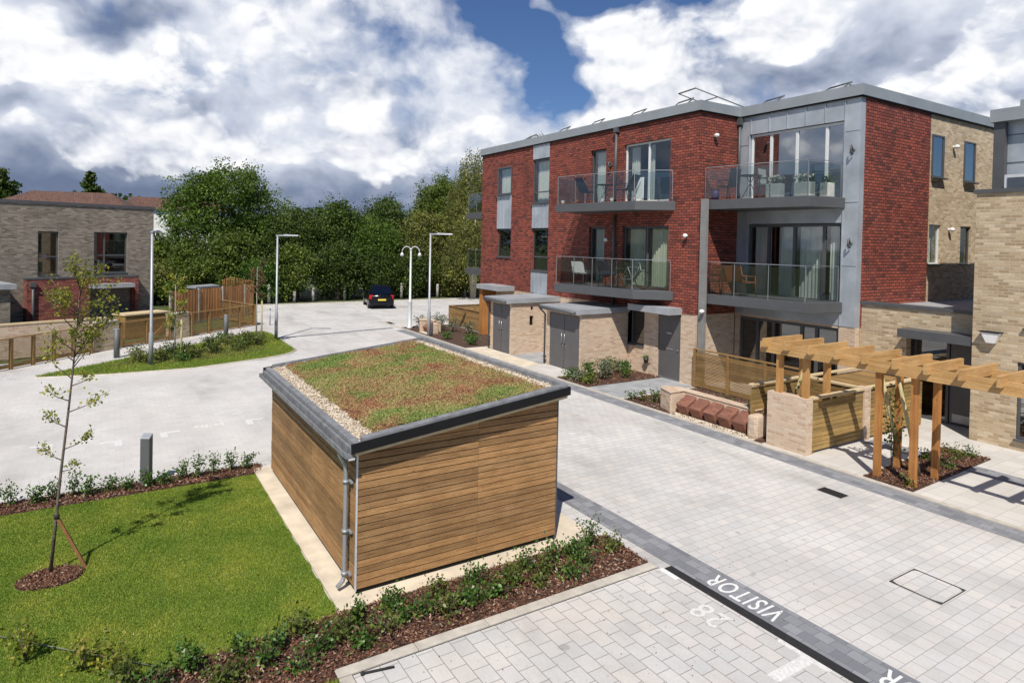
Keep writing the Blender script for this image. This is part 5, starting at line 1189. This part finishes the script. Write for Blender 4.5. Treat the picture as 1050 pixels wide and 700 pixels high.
window(hs, FH, -4.67, -3.93, 2.76, 4.63, d=.1, trans=(3.55,), gm='glass_dark'); window(hs, FH, -2.54, -1.17, 2.79, 4.65, d=.1, mull=(-2.1,), trans=(3.6,), gm='glass_dark', fm='zinc_dark')
# red brick porch wall, recess with door
wall(MB(), FH, -5.18, -.83, 0, 2.60, .2, [(-2.85, -.98, 0, 2.15)], d0=-.45).build('porch_wall', 'redbrick', hs)
MB().fbox(FH, -5.2, -.80, -.47, -.002, 2.601, 2.68).build('porch_coping', 'zinc_dark', hs)
MB().fbox(FH, -5.18, -4.98, -.249, -.002, 0, 2.6).build('porch_wall', 'redbrick', hs); MB().fbox(FH, -1.03, -.83, -.249, -.002, 0, 2.6).build('porch_wall', 'redbrick', hs)
MB().fbox(FH, -2.9, -1.2, -1.0, -.452, 2.16, 2.34).build('canopy', 'canopy', hs)
hd = MB().fbox(FH, -2.3, -1.35, -.08, -.02, .02, 2.1).build('front_door', 'zinc_dark', hs)
MB().fbox(FH, -2.35, -2.3, -.09, -.01, .0, 2.15).fbox(FH, -1.35, -1.3, -.09, -.01, .0, 2.15).build('door_frame', 'door_grey', hs)
MB().tube([FH.p(-4.98, -.52, 2.4), FH.p(-4.98, -.52, .05)], .05, 8).fbox(FH, -5.08, -4.88, -.6, -.455, 2.3, 2.5).build('downpipe', 'zinc_dark', hs)
# neighbouring porch just at the left frame edge (casts the triangular shade)
MB().fbox(FH, -9.2, -6.1, -1.9, -.003, 0, 2.35).build('porch', 'buff_grey', hs); MB().fbox(FH, -9.4, -5.95, -2.1, -.001, 2.351, 2.55).build('porch_roof', 'canopy', hs)
# garden walls and fences along the walkway
A0, A1 = (-26.3, -3.3), (-29.15, -.55)
slat_fence(A0, A1, 1.02, 'slatted garden fence with frames at the left edge of the photo', 5, slat=.02, gap=.05, m='fence')
tB = Vector((-.55, .83, 0)); 
def pier(p, w, h, label):
    g = thing('brick_pier', label, 'brick pier', (p[0], p[1], 0)); F = Fr(p, (-.66, .75), (-.75, -.66))
    MB().fbox(F, 0, w, 0, .35, 0, h).build('shaft', 'buff2', g); MB().fbox(F, -.02, w+.02, -.02, .37, h+.001, h+.04).build('cap', 'kerb', g); return g
pier((-29.3, -.45), 1.05, 1.12, 'wide buff brick pier left of the timber garden gate')
pier((-31.55, 2.35), .95, 1.1, 'narrow buff brick pier right of the timber garden gate')
gg = slat_fence((-30.1, .42), (-31.5, 2.28), 1.0, 'timber garden gate panels between two buff brick piers', 2, slat=.02, gap=.03, name='garden_gate')
Fg = Fr((-30.1, .42), (-.60, .80), (-.8, -.6)); MB().beam(Fg.p(1.2, -.035, .15), Fg.p(2.2, -.035, .9), .07, .02, Fg.n).build('diagonal_brace', 'fence', gg)
slat_fence((-32.3, 3.2), (-34.95, 6.35), 1.05, 'slatted garden fence running right from the narrow brick pier', 4, slat=.02, gap=.03)
slat_fence((-34.95, 6.4), (-38.6, 5.2), 1.05, 'slatted side fence turning back behind the island', 3, slat=.02, gap=.03)
gw = thing('garden_wall', 'pale buff garden wall behind the left slatted fence', 'wall', (-31, -1, 0))
Fw = Fr((-30.4, .35), (-.25, .97), (-.97, -.25))
MB().fbox(Fr((-30.0, -.1), (.32, -.95), (-.95, -.32)), 0, 4.6, 0, .22, 0, 1.22).build('wall', 'buff', gw); MB().fbox(Fr((-30.0, -.1), (.32, -.95), (-.95, -.32)), -.02, 4.62, -.02, .24, 1.221, 1.28).build('coping', 'coping_t', gw)
gt2 = thing('timber_planter', 'pale timber bin store top behind the garden gate', 'bin store', (-32.8, 1.6, 0))
Fq = Fr((-32.6, .6), (-.5, .87), (-.87, -.5)); MB().fbox(Fq, 0, 2.0, 0, .9, 0, 1.0).build('body', 'fence', gt2); MB().fbox(Fq, -.04, 2.04, -.04, .94, 1.001, 1.06).build('lid', 'coping_t', gt2)
# orange close-board fence
def closeboard(p0, p1, h, label, trellis=False):
    p0 = Vector((*p0, 0)); p1 = Vector((*p1, 0)); t = p1-p0; ln = t.length; t.normalize(); F = Fr((p0.x, p0.y), (t.x, t.y), (t.y, -t.x))
    g = thing('closeboard_fence', label, 'fence', tuple(p0)); mb = MB(); a = 0; k = 0
    while a < ln-.05: mb.fbox(F, a, min(ln, a+.105), 0 if k % 2 else -.012, .018 if k % 2 else .01, .1, h+random.uniform(-.008, .008)); a += .102; k += 1
    mb.build('boards', 'fence_pine', g); MB().fbox(F, 0, ln, -.02, .04, 0, .1).build('gravel_board', 'concrete', g)
    for k in range(int(ln//1.9)+1): MB().fbox(F, k*1.9-.05, k*1.9+.05, -.05, .05, 0, h+.05).build('post', 'concrete', g)
    if trellis:
        tb = MB(); a = 0
        while a < ln: tb.fbox(F, a, a+.03, -.01, .01, h+.01, h+.42+.12*math.sin(a*2.2)); a += .14
        tb.fbox(F, 0, ln, -.022, -.01, h+.2, h+.23); tb.build('trellis', 'fence_pine', g)
closeboard((-36.2, 2.6), (-38.6, 5.3), 1.75, 'orange closeboard fence panels beside the brick house', False)
closeboard((-38.65, 5.35), (-40.6, 7.35), 1.75, 'orange closeboard fence with spiky trellis top near the island lamp', True)
lean = thing('lean_to_roof', 'low corrugated pale roof edge just above the orange fence', 'roof', (-41, 4.5, 0))
mb = MB()
Fc = Fr((-39.6, 4.1), (-.60, .80), (-.8, -.6))
for k in range(11): mb.hexa([Fc.p(k*.16, 0, 1.70), Fc.p(k*.16+.1, 0, 1.70), Fc.p(k*.16+.1, .7, 1.73), Fc.p(k*.16, .7, 1.73), Fc.p(k*.16, 0, 1.73), Fc.p(k*.16+.1, 0, 1.73), Fc.p(k*.16+.1, .7, 1.76), Fc.p(k*.16, .7, 1.76)])
mb.fbox(Fc, 0, 1.75, 0, .7, 1.62, 1.695); mb.build('roof', 'canopy', lean); MB().fbox(Fc, .1, 1.65, .1, .6, 0, 1.619).build('wall', 'fence_pine', lean)

# ---- far houses
def far_house(c, ang, w, d, h, rh, label, wm, rm='oldroof', nwin=4, chim=1, hip=2.5):
    g = thing('terraced_house', label, 'house', (c[0], c[1], 0)); u = (math.cos(ang), math.sin(ang)); F = Fr(c, u, (-u[1], u[0]))
    MB().fbox(F, 0, w, 0, d, 0, h).build('wall', wm, g)
    e = .5
    A = [F.p(-e, -e, h), F.p(w+e, -e, h), F.p(w+e, d+e, h), F.p(-e, d+e, h)]; r0 = F.p(hip, d/2, h+rh); r1 = F.p(w-hip, d/2, h+rh)
    rf = MB().face([A[0], A[1], r1, r0]).face([A[2], A[3], r0, r1]).face([A[1], A[2], r1]).face([A[3], A[0], r0]).face(A[::-1]).build('roof', rm, g)
    for k in range(chim): a = w*(k+.5)/chim; MB().fbox(F, a-.5, a+.5, d/2-.35, d/2+.35, h+rh-.6, h+rh+.9).build('chimney', 'redbrick', rf)
    for s in range(2):
        for k in range(nwin):
            a = w*(k+.5)/nwin; wv = MB().fbox(F, a-.7, a+.7, -.06, .02, 1.2+s*2.9, 2.5+s*2.9).build('window', 'white', g); MB().fbox(F, a-.6, a-.06, -.075, -.061, 1.3+s*2.9, 2.4+s*2.9).fbox(F, a+.06, a+.6, -.075, -.061, 1.3+s*2.9, 2.4+s*2.9).build('pane', 'black', wv)
far_house((-112, -13), math.radians(75), 15, 8, 8.6, 2.0, 'distant terrace with a long brown hipped roof above the brick house', 'render', chim=0)
far_house((-117, 2), math.radians(80), 14, 8, 8.6, 2.1, 'distant white rendered house showing its end between roof and tree', 'render', nwin=5, hip=.2)
for i, (x, y, h, lb) in enumerate([(-150, -17, 14.2, 'tiny round tree on the skyline above the far brown roof, on the left'), (-152, -3, 15.0, 'tiny round tree on the skyline above the far brown roof, in the middle'), (-125, -26, 10.5, 'dark tree behind the left end of the far terrace')]):
    tree('distant_tree', lb, (x, y, 0), 4, blobset(3.5, 3.5, 3, h, 6), 5000, 'leaf_dark', leaf=(.5, .9), group='distant trees above the roofs')

# ================================================================== BALCONY FURNITURE
ZB1, ZB2 = 3.03, 6.09
def chair(x, y, z, ang, label, seatm='navy', fm='black_metal', recl=.25, h=.95, name='chair'):
    g = thing(name, label, 'chair', (x, y, z), None, ang); OFF[g.name] = Vector()
    MB().box(-.25, .25, -.22, .24, .42, .455).build('seat', seatm, g)
    MB().hexa([(-.25, .22, .45), (.25, .22, .45), (.25, .25, .45), (-.25, .25, .45), (-.25, .22+recl, h), (.25, .22+recl, h), (.25, .25+recl, h), (-.25, .25+recl, h)]).build('backrest', seatm, g)
    for sx in (-.25, .25):
        MB().tube([(sx, -.25, 0), (sx, -.2, .62)], .014, 6).build('leg', fm, g); MB().tube([(sx, .3, 0), (sx, .2, .45), (sx, .24+recl, h+.01)], .014, 6).build('leg', fm, g)
        MB().tube([(sx, -.22, .62), (sx, .28, .64)], .016, 6).build('armrest', fm, g)
    return g
def table(x, y, z, r, h, label, m='black_metal'):
    g = thing('table', label, 'table', (x, y, z)); MB().tube([(x, y, z+h-.02), (x, y, z+h)], r, 18).build('tabletop', m, g)
    for k in range(4):
        a = math.pi/4+k*math.pi/2; MB().tube([(x+math.cos(a)*r*.75, y+math.sin(a)*r*.75, z), (x-math.cos(a)*r*.35, y-math.sin(a)*r*.35, z+h-.02)], .012, 6).build('leg', m, g)
chair(-18.9, 15.25, ZB2, math.radians(180), 'navy mesh garden chair seen from behind on the top red balcony')
chair(-17.15, 15.5, ZB2, math.radians(-75), 'black reclining garden chair seen side on on the top red balcony', 'black_metal')
table(-18.1, 15.4, ZB2, .32, .68, 'small dark round table between the chairs on the top red balcony')
ib = thing('paddle_board', 'white rounded board leaning at the glass on the top red balcony', 'board', (-16.8, 15.9, ZB2))
MB().hexa([(-17.1, 15.9, ZB2), (-16.65, 15.9, ZB2), (-16.65, 15.94, ZB2), (-17.1, 15.94, ZB2), (-17.0, 16.0, ZB2+.9), (-16.75, 16.0, ZB2+.9), (-16.75, 16.04, ZB2+.9), (-17.0, 16.04, ZB2+.9)]).build('panel', 'white', ib, bevel=.06)
for i, (x, y, m_, lb) in enumerate([(-19.95, 14.85, 'white', 'white tea light pot at the left end of the top red balcony'), (-19.2, 14.95, 'terracotta', 'small orange pot on the top red balcony edge'), (-17.9, 15.1, 'white', 'white cup shaped pot below the navy chair'), (-17.45, 15.15, 'white', 'second white cup shaped pot beside the reclining chair'), (-16.5, 15.35, 'stone_white', 'cream pot at the right corner of the top red balcony')]):
    g = thing('small_pot', lb, 'pot', (x, y, ZB2)); MB().tube([(x, y, ZB2), (x, y, ZB2+.14)], [.05, .07], 10).build('pot', m_, g); MB().tube([(x, y, ZB2+.141), (x, y, ZB2+.15)], .055, 10).build('soil', 'soil', g)
chair(-19.4, 15.3, ZB1, math.radians(60), 'sun chair with a pale cushion on the first floor red balcony', 'cushion', recl=.45, h=.85)
chair(-18.0, 15.55, ZB1, math.radians(200), 'dark garden chair beside the glass on the first floor red balcony', 'navy')
table(-17.4, 15.5, ZB1, .3, .7, 'dark cafe table on the first floor red balcony')
# bicycle
bk = thing('bicycle', 'dark bicycle parked behind the glass of the first floor red balcony', 'bicycle', (-16.9, 15.6, ZB1))
def ringt(c, r, t, u): return [Vector(c)+Vector((u[0]*math.cos(a)*r, u[1]*math.cos(a)*r, math.sin(a)*r)) for a in np.linspace(0, 6.2832, 19)]
ub = (.9, .35)
for s in (-.5, .5):
    c = (-16.85+ub[0]*s, 15.65+ub[1]*s*.6, ZB1+.33); w = MB().tube(ringt(c, .31, .02, ub), .018, 5, False).build('wheel', 'rubber', bk)
    sp_ = MB()
    for a in np.linspace(0, math.pi, 7)[:-1]: sp_.tube([Vector(c)+Vector((ub[0]*math.cos(a)*.3, ub[1]*math.cos(a)*.3, math.sin(a)*.3)), Vector(c)-Vector((ub[0]*math.cos(a)*.3, ub[1]*math.cos(a)*.3, math.sin(a)*.3))], .003, 3)
    sp_.build('spokes', 'steel', w)
bp = lambda s, z: Vector((-16.85+ub[0]*s, 15.65+ub[1]*s*.6, ZB1+z))
MB().tube([bp(-.5, .33), bp(-.2, .75), bp(.32, .78), bp(0, .33), bp(-.5, .33)], .014, 6).tube([bp(-.24, .85), bp(0, .33)], .014, 6).tube([bp(.5, .33), bp(.33, .92)], .014, 6).build('frame', 'galv', bk)
MB().box(-17.12, -16.98, 15.5, 15.6, ZB1+.85, ZB1+.89).build('saddle', 'rubber', bk); MB().tube([bp(.33, .92)+Vector((-.1, .22, 0)), bp(.33, .94)+Vector((.1, -.22, 0))], .012, 6).build('handlebar', 'steel', bk)
# zinc balcony : chairs, table, planters
chair(-13.85, 16.95, ZB2, math.radians(-90), 'black wire chair with tall frame at the left of the top zinc balcony', 'black_metal', recl=.05, h=1.0)
table(-13.0, 16.95, ZB2, .34, .74, 'black folding cafe table on the top zinc balcony')
chair(-12.55, 17.3, ZB2, math.radians(100), 'pale cushioned chair behind the cafe table on the top zinc balcony', 'cushion', recl=.05)
pb = thing('purple_bin', 'small purple tub in the left corner of the top zinc balcony', 'tub', (-14.1, 16.65, ZB2)); MB().tube([(-14.1, 16.65, ZB2), (-14.1, 16.65, ZB2+.32)], [.11, .14], 12).build('body', 'purple', pb); MB().tube([(-14.1, 16.65, ZB2+.321), (-14.1, 16.65, ZB2+.34)], .145, 12).build('rim', 'black', pb)
for (x, y, w, lb, fl_) in [(-12.15, 17.0, .46, 'white box planter of white flowers, middle of the top zinc balcony', 1), (-11.25, 17.1, .5, 'white box planter of tall white flowers at the right of the top zinc balcony', 1), (-10.95, 17.75, .3, 'grey round planter with green plant in the right corner of the top zinc balcony', 0)]:
    g = thing('flower_planter', lb, 'planter', (x, y, ZB2))
    MB().box(x-w/2, x+w/2, y-.15, y+.15, ZB2, ZB2+.42).build('pot', 'stone_white', g, bevel=.02)
    n = 130; P = np.stack([RNG.uniform(x-w*.55, x+w*.55, n), RNG.normal(y, .09, n), ZB2+.42+RNG.uniform(0, .2, n)], 1); cards('foliage', P, RNG.uniform(.05, .1, n), 'leaf_dark', g)
    if fl_: n = 70; P = np.stack([RNG.uniform(x-w*.55, x+w*.55, n), RNG.normal(y-.03, .08, n), ZB2+.55+RNG.uniform(0, .12, n)], 1); cards('flowers', P, RNG.uniform(.05, .09, n), 'petal', g, 1.)
chair(-13.3, 17.2, ZB1, math.radians(160), 'orange brown wooden chair on the first floor zinc balcony', 'orange', 'orange', recl=.08)
chair(-14.0, 16.9, ZB1, math.radians(-100), 'red brown folding chair in the left corner of the first floor zinc balcony', 'orange', 'black_metal', recl=.1)

# ================================================================== WORLD
w = bpy.data.worlds.new('World'); scene.world = w; w.use_nodes = True; nt = w.node_tree; nt.nodes.clear()
out = nt.nodes.new('ShaderNodeOutputWorld'); bg = nt.nodes.new('ShaderNodeBackground'); L(nt, bg.outputs[0], out.inputs[0])
sd = Vector((.58, -.50, 1.0)).normalized()          # towards the sun
el = math.asin(sd.z); azr = math.atan2(sd.x, sd.y)
sky = nt.nodes.new('ShaderNodeTexSky'); sky.sky_type = 'NISHITA'; sky.sun_disc = False; sky.sun_elevation = el; sky.sun_rotation = azr; sky.altitude = 50; sky.air_density = 1.; sky.dust_density = .6; sky.ozone_density = 2.
g_ = tc(nt, 'Generated'); sep = nt.nodes.new('ShaderNodeSeparateXYZ'); L(nt, g_, sep.inputs[0])
az = math_n(nt, 'MULTIPLY', math_n(nt, 'ARCTAN2', sep.outputs[0], sep.outputs[1]), 180/math.pi)
elv = math_n(nt, 'MULTIPLY', math_n(nt, 'ARCSINE', sep.outputs[2]), 180/math.pi)
cmb = nt.nodes.new('ShaderNodeCombineXYZ'); L(nt, math_n(nt, 'MULTIPLY', az, .055), cmb.inputs[0]); L(nt, math_n(nt, 'MULTIPLY', elv, .075), cmb.inputs[1])
V = cmb.outputs[0]
wn = nt.nodes.new('ShaderNodeTexNoise'); wn.noise_dimensions = '2D'; wn.inputs['Scale'].default_value = 2.2; wn.inputs['Detail'].default_value = 3; wn.inputs['Roughness'].default_value = .5; L(nt, V, wn.inputs['Vector'])
ws = nt.nodes.new('ShaderNodeSeparateXYZ'); L(nt, wn.outputs['Color'], ws.inputs[0])
azw = math_n(nt, 'ADD', az, math_n(nt, 'MULTIPLY', math_n(nt, 'SUBTRACT', ws.outputs[0], .5), 13.))
elw = math_n(nt, 'ADD', elv, math_n(nt, 'MULTIPLY', math_n(nt, 'SUBTRACT', ws.outputs[1], .5), 7.))
def blob(a0, e0, ra, re, k, tilt=0., p=1.):
    x = math_n(nt, 'SUBTRACT', azw, a0); y = math_n(nt, 'SUBTRACT', math_n(nt, 'SUBTRACT', elw, e0), math_n(nt, 'MULTIPLY', x, tilt))
    x = math_n(nt, 'DIVIDE', x, ra); y = math_n(nt, 'DIVIDE', y, re)
    r = math_n(nt, 'ADD', math_n(nt, 'MULTIPLY', x, x), math_n(nt, 'MULTIPLY', y, y))
    if p != 1.: r = math_n(nt, 'POWER', r, p)
    e = math_n(nt, 'EXPONENT', math_n(nt, 'MULTIPLY', r, -1.)); return math_n(nt, 'MULTIPLY', e, k)
def summ(vals):
    s = vals[0]
    for v in vals[1:]: s = math_n(nt, 'ADD', s, v)
    return s
# billowing height field : warped smooth voronoi octaves + noise
wv = nt.nodes.new('ShaderNodeVectorMath'); wv.operation = 'MULTIPLY_ADD'; L(nt, wn.outputs['Color'], wv.inputs[0]); wv.inputs[1].default_value = (.16, .16, 0); L(nt, V, wv.inputs[2])
def field(loc):
    v = mapping(nt, wv.outputs[0], loc=loc)
    vo = nt.nodes.new('ShaderNodeTexVoronoi'); vo.voronoi_dimensions = '2D'; vo.feature = 'F1'; vo.inputs['Scale'].default_value = 2.5
    vo.inputs['Detail'].default_value = 3.; vo.inputs['Roughness'].default_value = .5; vo.inputs['Lacunarity'].default_value = 2.2; vo.normalize = True
    L(nt, v, vo.inputs['Vector'])
    b = math_n(nt, 'SUBTRACT', 1., vo.outputs['Distance'])
    return math_n(nt, 'ADD', math_n(nt, 'MULTIPLY', b, .45), math_n(nt, 'MULTIPLY', noise(nt, v, 1.25, 7, .5, 0., '2D'), .65))
h1 = field((0, 0, 0)); h2 = field((.016, -.065, 0))
relief = math_n(nt, 'SUBTRACT', h1, h2)
big = noise(nt, V, 1.1, 3, .5, 0., '2D')
fine = noise(nt, wv.outputs[0], 4., 5, .55, 0., '2D')
hole = summ([blob(-57.6, 18.2, 4.2, 6.0, -1.15, -.9), blob(-55, 12.6, 2.2, 3.0, -.45), blob(-49, 21.6, 8, 1.7, -1.2), math_n(nt, 'MULTIPLY', math_n(nt, 'SUBTRACT', fine, .5), .6), blob(-66, 19.5, 5, 2, -.25)])
# high thin layer
cov = summ([hole, math_n(nt, 'MULTIPLY', math_n(nt, 'SUBTRACT', h1, .6), 1.2), math_n(nt, 'MULTIPLY', math_n(nt, 'SUBTRACT', fine, .5), .7), math_n(nt, 'ADD', big, .50)])
cf = ramp(nt, cov, [(.28, (0,)*3), (.55, (.35,)*3), (.78, (.75,)*3), (1., (1,)*3)])
stv = summ([math_n(nt, 'MULTIPLY', elv, .045), math_n(nt, 'MULTIPLY', math_n(nt, 'SUBTRACT', fine, .5), .35), math_n(nt, 'MULTIPLY', math_n(nt, 'SUBTRACT', big, .5), .9), math_n(nt, 'ADD', math_n(nt, 'MULTIPLY', relief, 1.6), .19),
    blob(-96, 2.0, 20, 3.0, -.55), blob(-90, 16.6, 7, 1.3, -.62, -.06, 1.4), blob(-96.5, 9.3, 4, 1.1, -.42, 0, 1.3), blob(-97.5, 14, 4, 1.6, -.3), blob(-85.2, 10.8, 1.4, .9, -.22, 0, 1.3), blob(-78.5, 11.2, 4.5, 1.3, -.12, 0, 1.4), blob(-36, 15, 9, 4, -.30), blob(-26, 15.5, 12, 3.2, -.42, .25, 1.3), blob(-20, 11.5, 9, 2.2, -.22)])
stc = ramp(nt, stv, [(0., (.16, .205, .32)), (.15, (.22, .27, .39)), (.35, (.37, .42, .54)), (.55, (.56, .61, .73)), (.8, (.74, .78, .87)), (1., (.90, .92, .97))])
# cumulus layer with crisp sunlit heads
cu = summ([math_n(nt, 'MULTIPLY', math_n(nt, 'SUBTRACT', h1, .60), 2.6), math_n(nt, 'MULTIPLY', math_n(nt, 'SUBTRACT', fine, .5), .7), math_n(nt, 'ADD', math_n(nt, 'MULTIPLY', az, 0.), .16), hole,
    blob(-46.5, 14, 8.5, 5.5, .95), blob(-37, 17.5, 6, 3.2, .55), blob(-28, 20.8, 8, 1.8, .5), blob(-22, 10, 7, 3.0, .35), blob(-90, 12.5, 10, 3.6, .50), blob(-78, 13.5, 7, 3.4, .45), blob(-68, 11, 6, 3, .25), blob(-72, 6.6, 16, 2.2, .30), blob(-90, 6.5, 10, 2.0, .25), blob(-61, 9, 4, 2, .3),
    blob(-92, 1.6, 30, 2.6, -1.1), blob(-66, 3.2, 12, 1.8, -.7), blob(-48, 6, 12, 2.5, -.3), blob(-90, 17.0, 7.5, 1.7, -1.3, -.06), blob(-96.5, 9.3, 3.5, 1.0, -.9), blob(-85.2, 10.8, 1.3, .8, -.7), blob(-78.0, 11.3, 4.2, 1.2, -.7), blob(-30, 15.2, 10, 2.6, -.75, .28)])
cuf = ramp(nt, cu, [(.38, (0,)*3), (.50, (.40,)*3), (.66, (.85,)*3), (.88, (1,)*3)])
cuv = summ([math_n(nt, 'MULTIPLY', relief, 3.6), math_n(nt, 'MULTIPLY', math_n(nt, 'SUBTRACT', h1, .62), .9), math_n(nt, 'MULTIPLY', math_n(nt, 'SUBTRACT', fine, .5), .42), math_n(nt, 'MULTIPLY', math_n(nt, 'SUBTRACT', big, .5), .5), math_n(nt, 'ADD', math_n(nt, 'MULTIPLY', elv, .014), .57), blob(-46, 13, 9, 5, .12), blob(-88, 14, 12, 3, .12), blob(-75, 6, 20, 1.6, -.14)])
cuc = ramp(nt, cuv, [(.0, (.34, .39, .50)), (.28, (.50, .55, .66)), (.52, (.72, .75, .83)), (.75, (.92, .935, .97)), (1., (1.08, 1.08, 1.08))])
cc = mixc(nt, cuf, stc, cuc)
cf = mixc(nt, cuf, cf, (1, 1, 1, 1))
cs = nt.nodes.new('ShaderNodeVectorMath'); cs.operation = 'SCALE'; L(nt, cc, cs.inputs[0]); cs.inputs['Scale'].default_value = 12.2
# clear sky colour, deepened for the polarised look
skc = mixc(nt, 1., sky.outputs[0], (.60, .76, 1.04, 1), 'MULTIPLY')
ddn = math_n(nt, 'ADD', math_n(nt, 'MULTIPLY', sep.outputs[0], -.985), math_n(nt, 'MULTIPLY', sep.outputs[1], .174))
front = ramp(nt, math_n(nt, 'ADD', math_n(nt, 'MULTIPLY', ddn, .5), .5), [(.47, (0,)*3), (.62, (1,)*3)])
low = ramp(nt, sep.outputs[2], [(.39, (1,)*3), (.52, (0,)*3)])
cfm = mixc(nt, 1., mixc(nt, 1., cf, front, 'MULTIPLY'), low, 'MULTIPLY')
cl_ = mixc(nt, cfm, skc, cs.outputs[0])
# below the horizon : dull ground
hz = ramp(nt, math_n(nt, 'ADD', math_n(nt, 'MULTIPLY', elv, .5), .5), [(.3, (0,)*3), (.5, (1,)*3)])
fin = mixc(nt, hz, (.9, .95, 1.0, 1), cl_)
L(nt, fin, bg.inputs[0]); bg.inputs[1].default_value = .078
w.cycles.sampling_method = 'MANUAL'; w.cycles.sample_map_resolution = 512
sun = bpy.data.lights.new('sun', 'SUN'); sun.energy = 5.0; sun.angle = R(.5); sun.color = (1., .945, .86)
so = bpy.data.objects.new('sun', sun); COL.objects.link(so); so.rotation_euler = (-sd).to_track_quat('-Z', 'Y').to_euler(); so.location = (10, -10, 40)

# ================================================================== RENDER
scene.render.engine = 'CYCLES'
scene.render.resolution_x = 1024; scene.render.resolution_y = 682
vs = scene.view_settings; vs.view_transform = 'Standard'; vs.look = 'None'; vs.exposure = .07; vs.gamma = 1.; vs.use_curve_mapping = False
scene.cycles.max_bounces = 6; scene.cycles.transparent_max_bounces = 16; scene.cycles.diffuse_bounces = 3; scene.cycles.glossy_bounces = 3
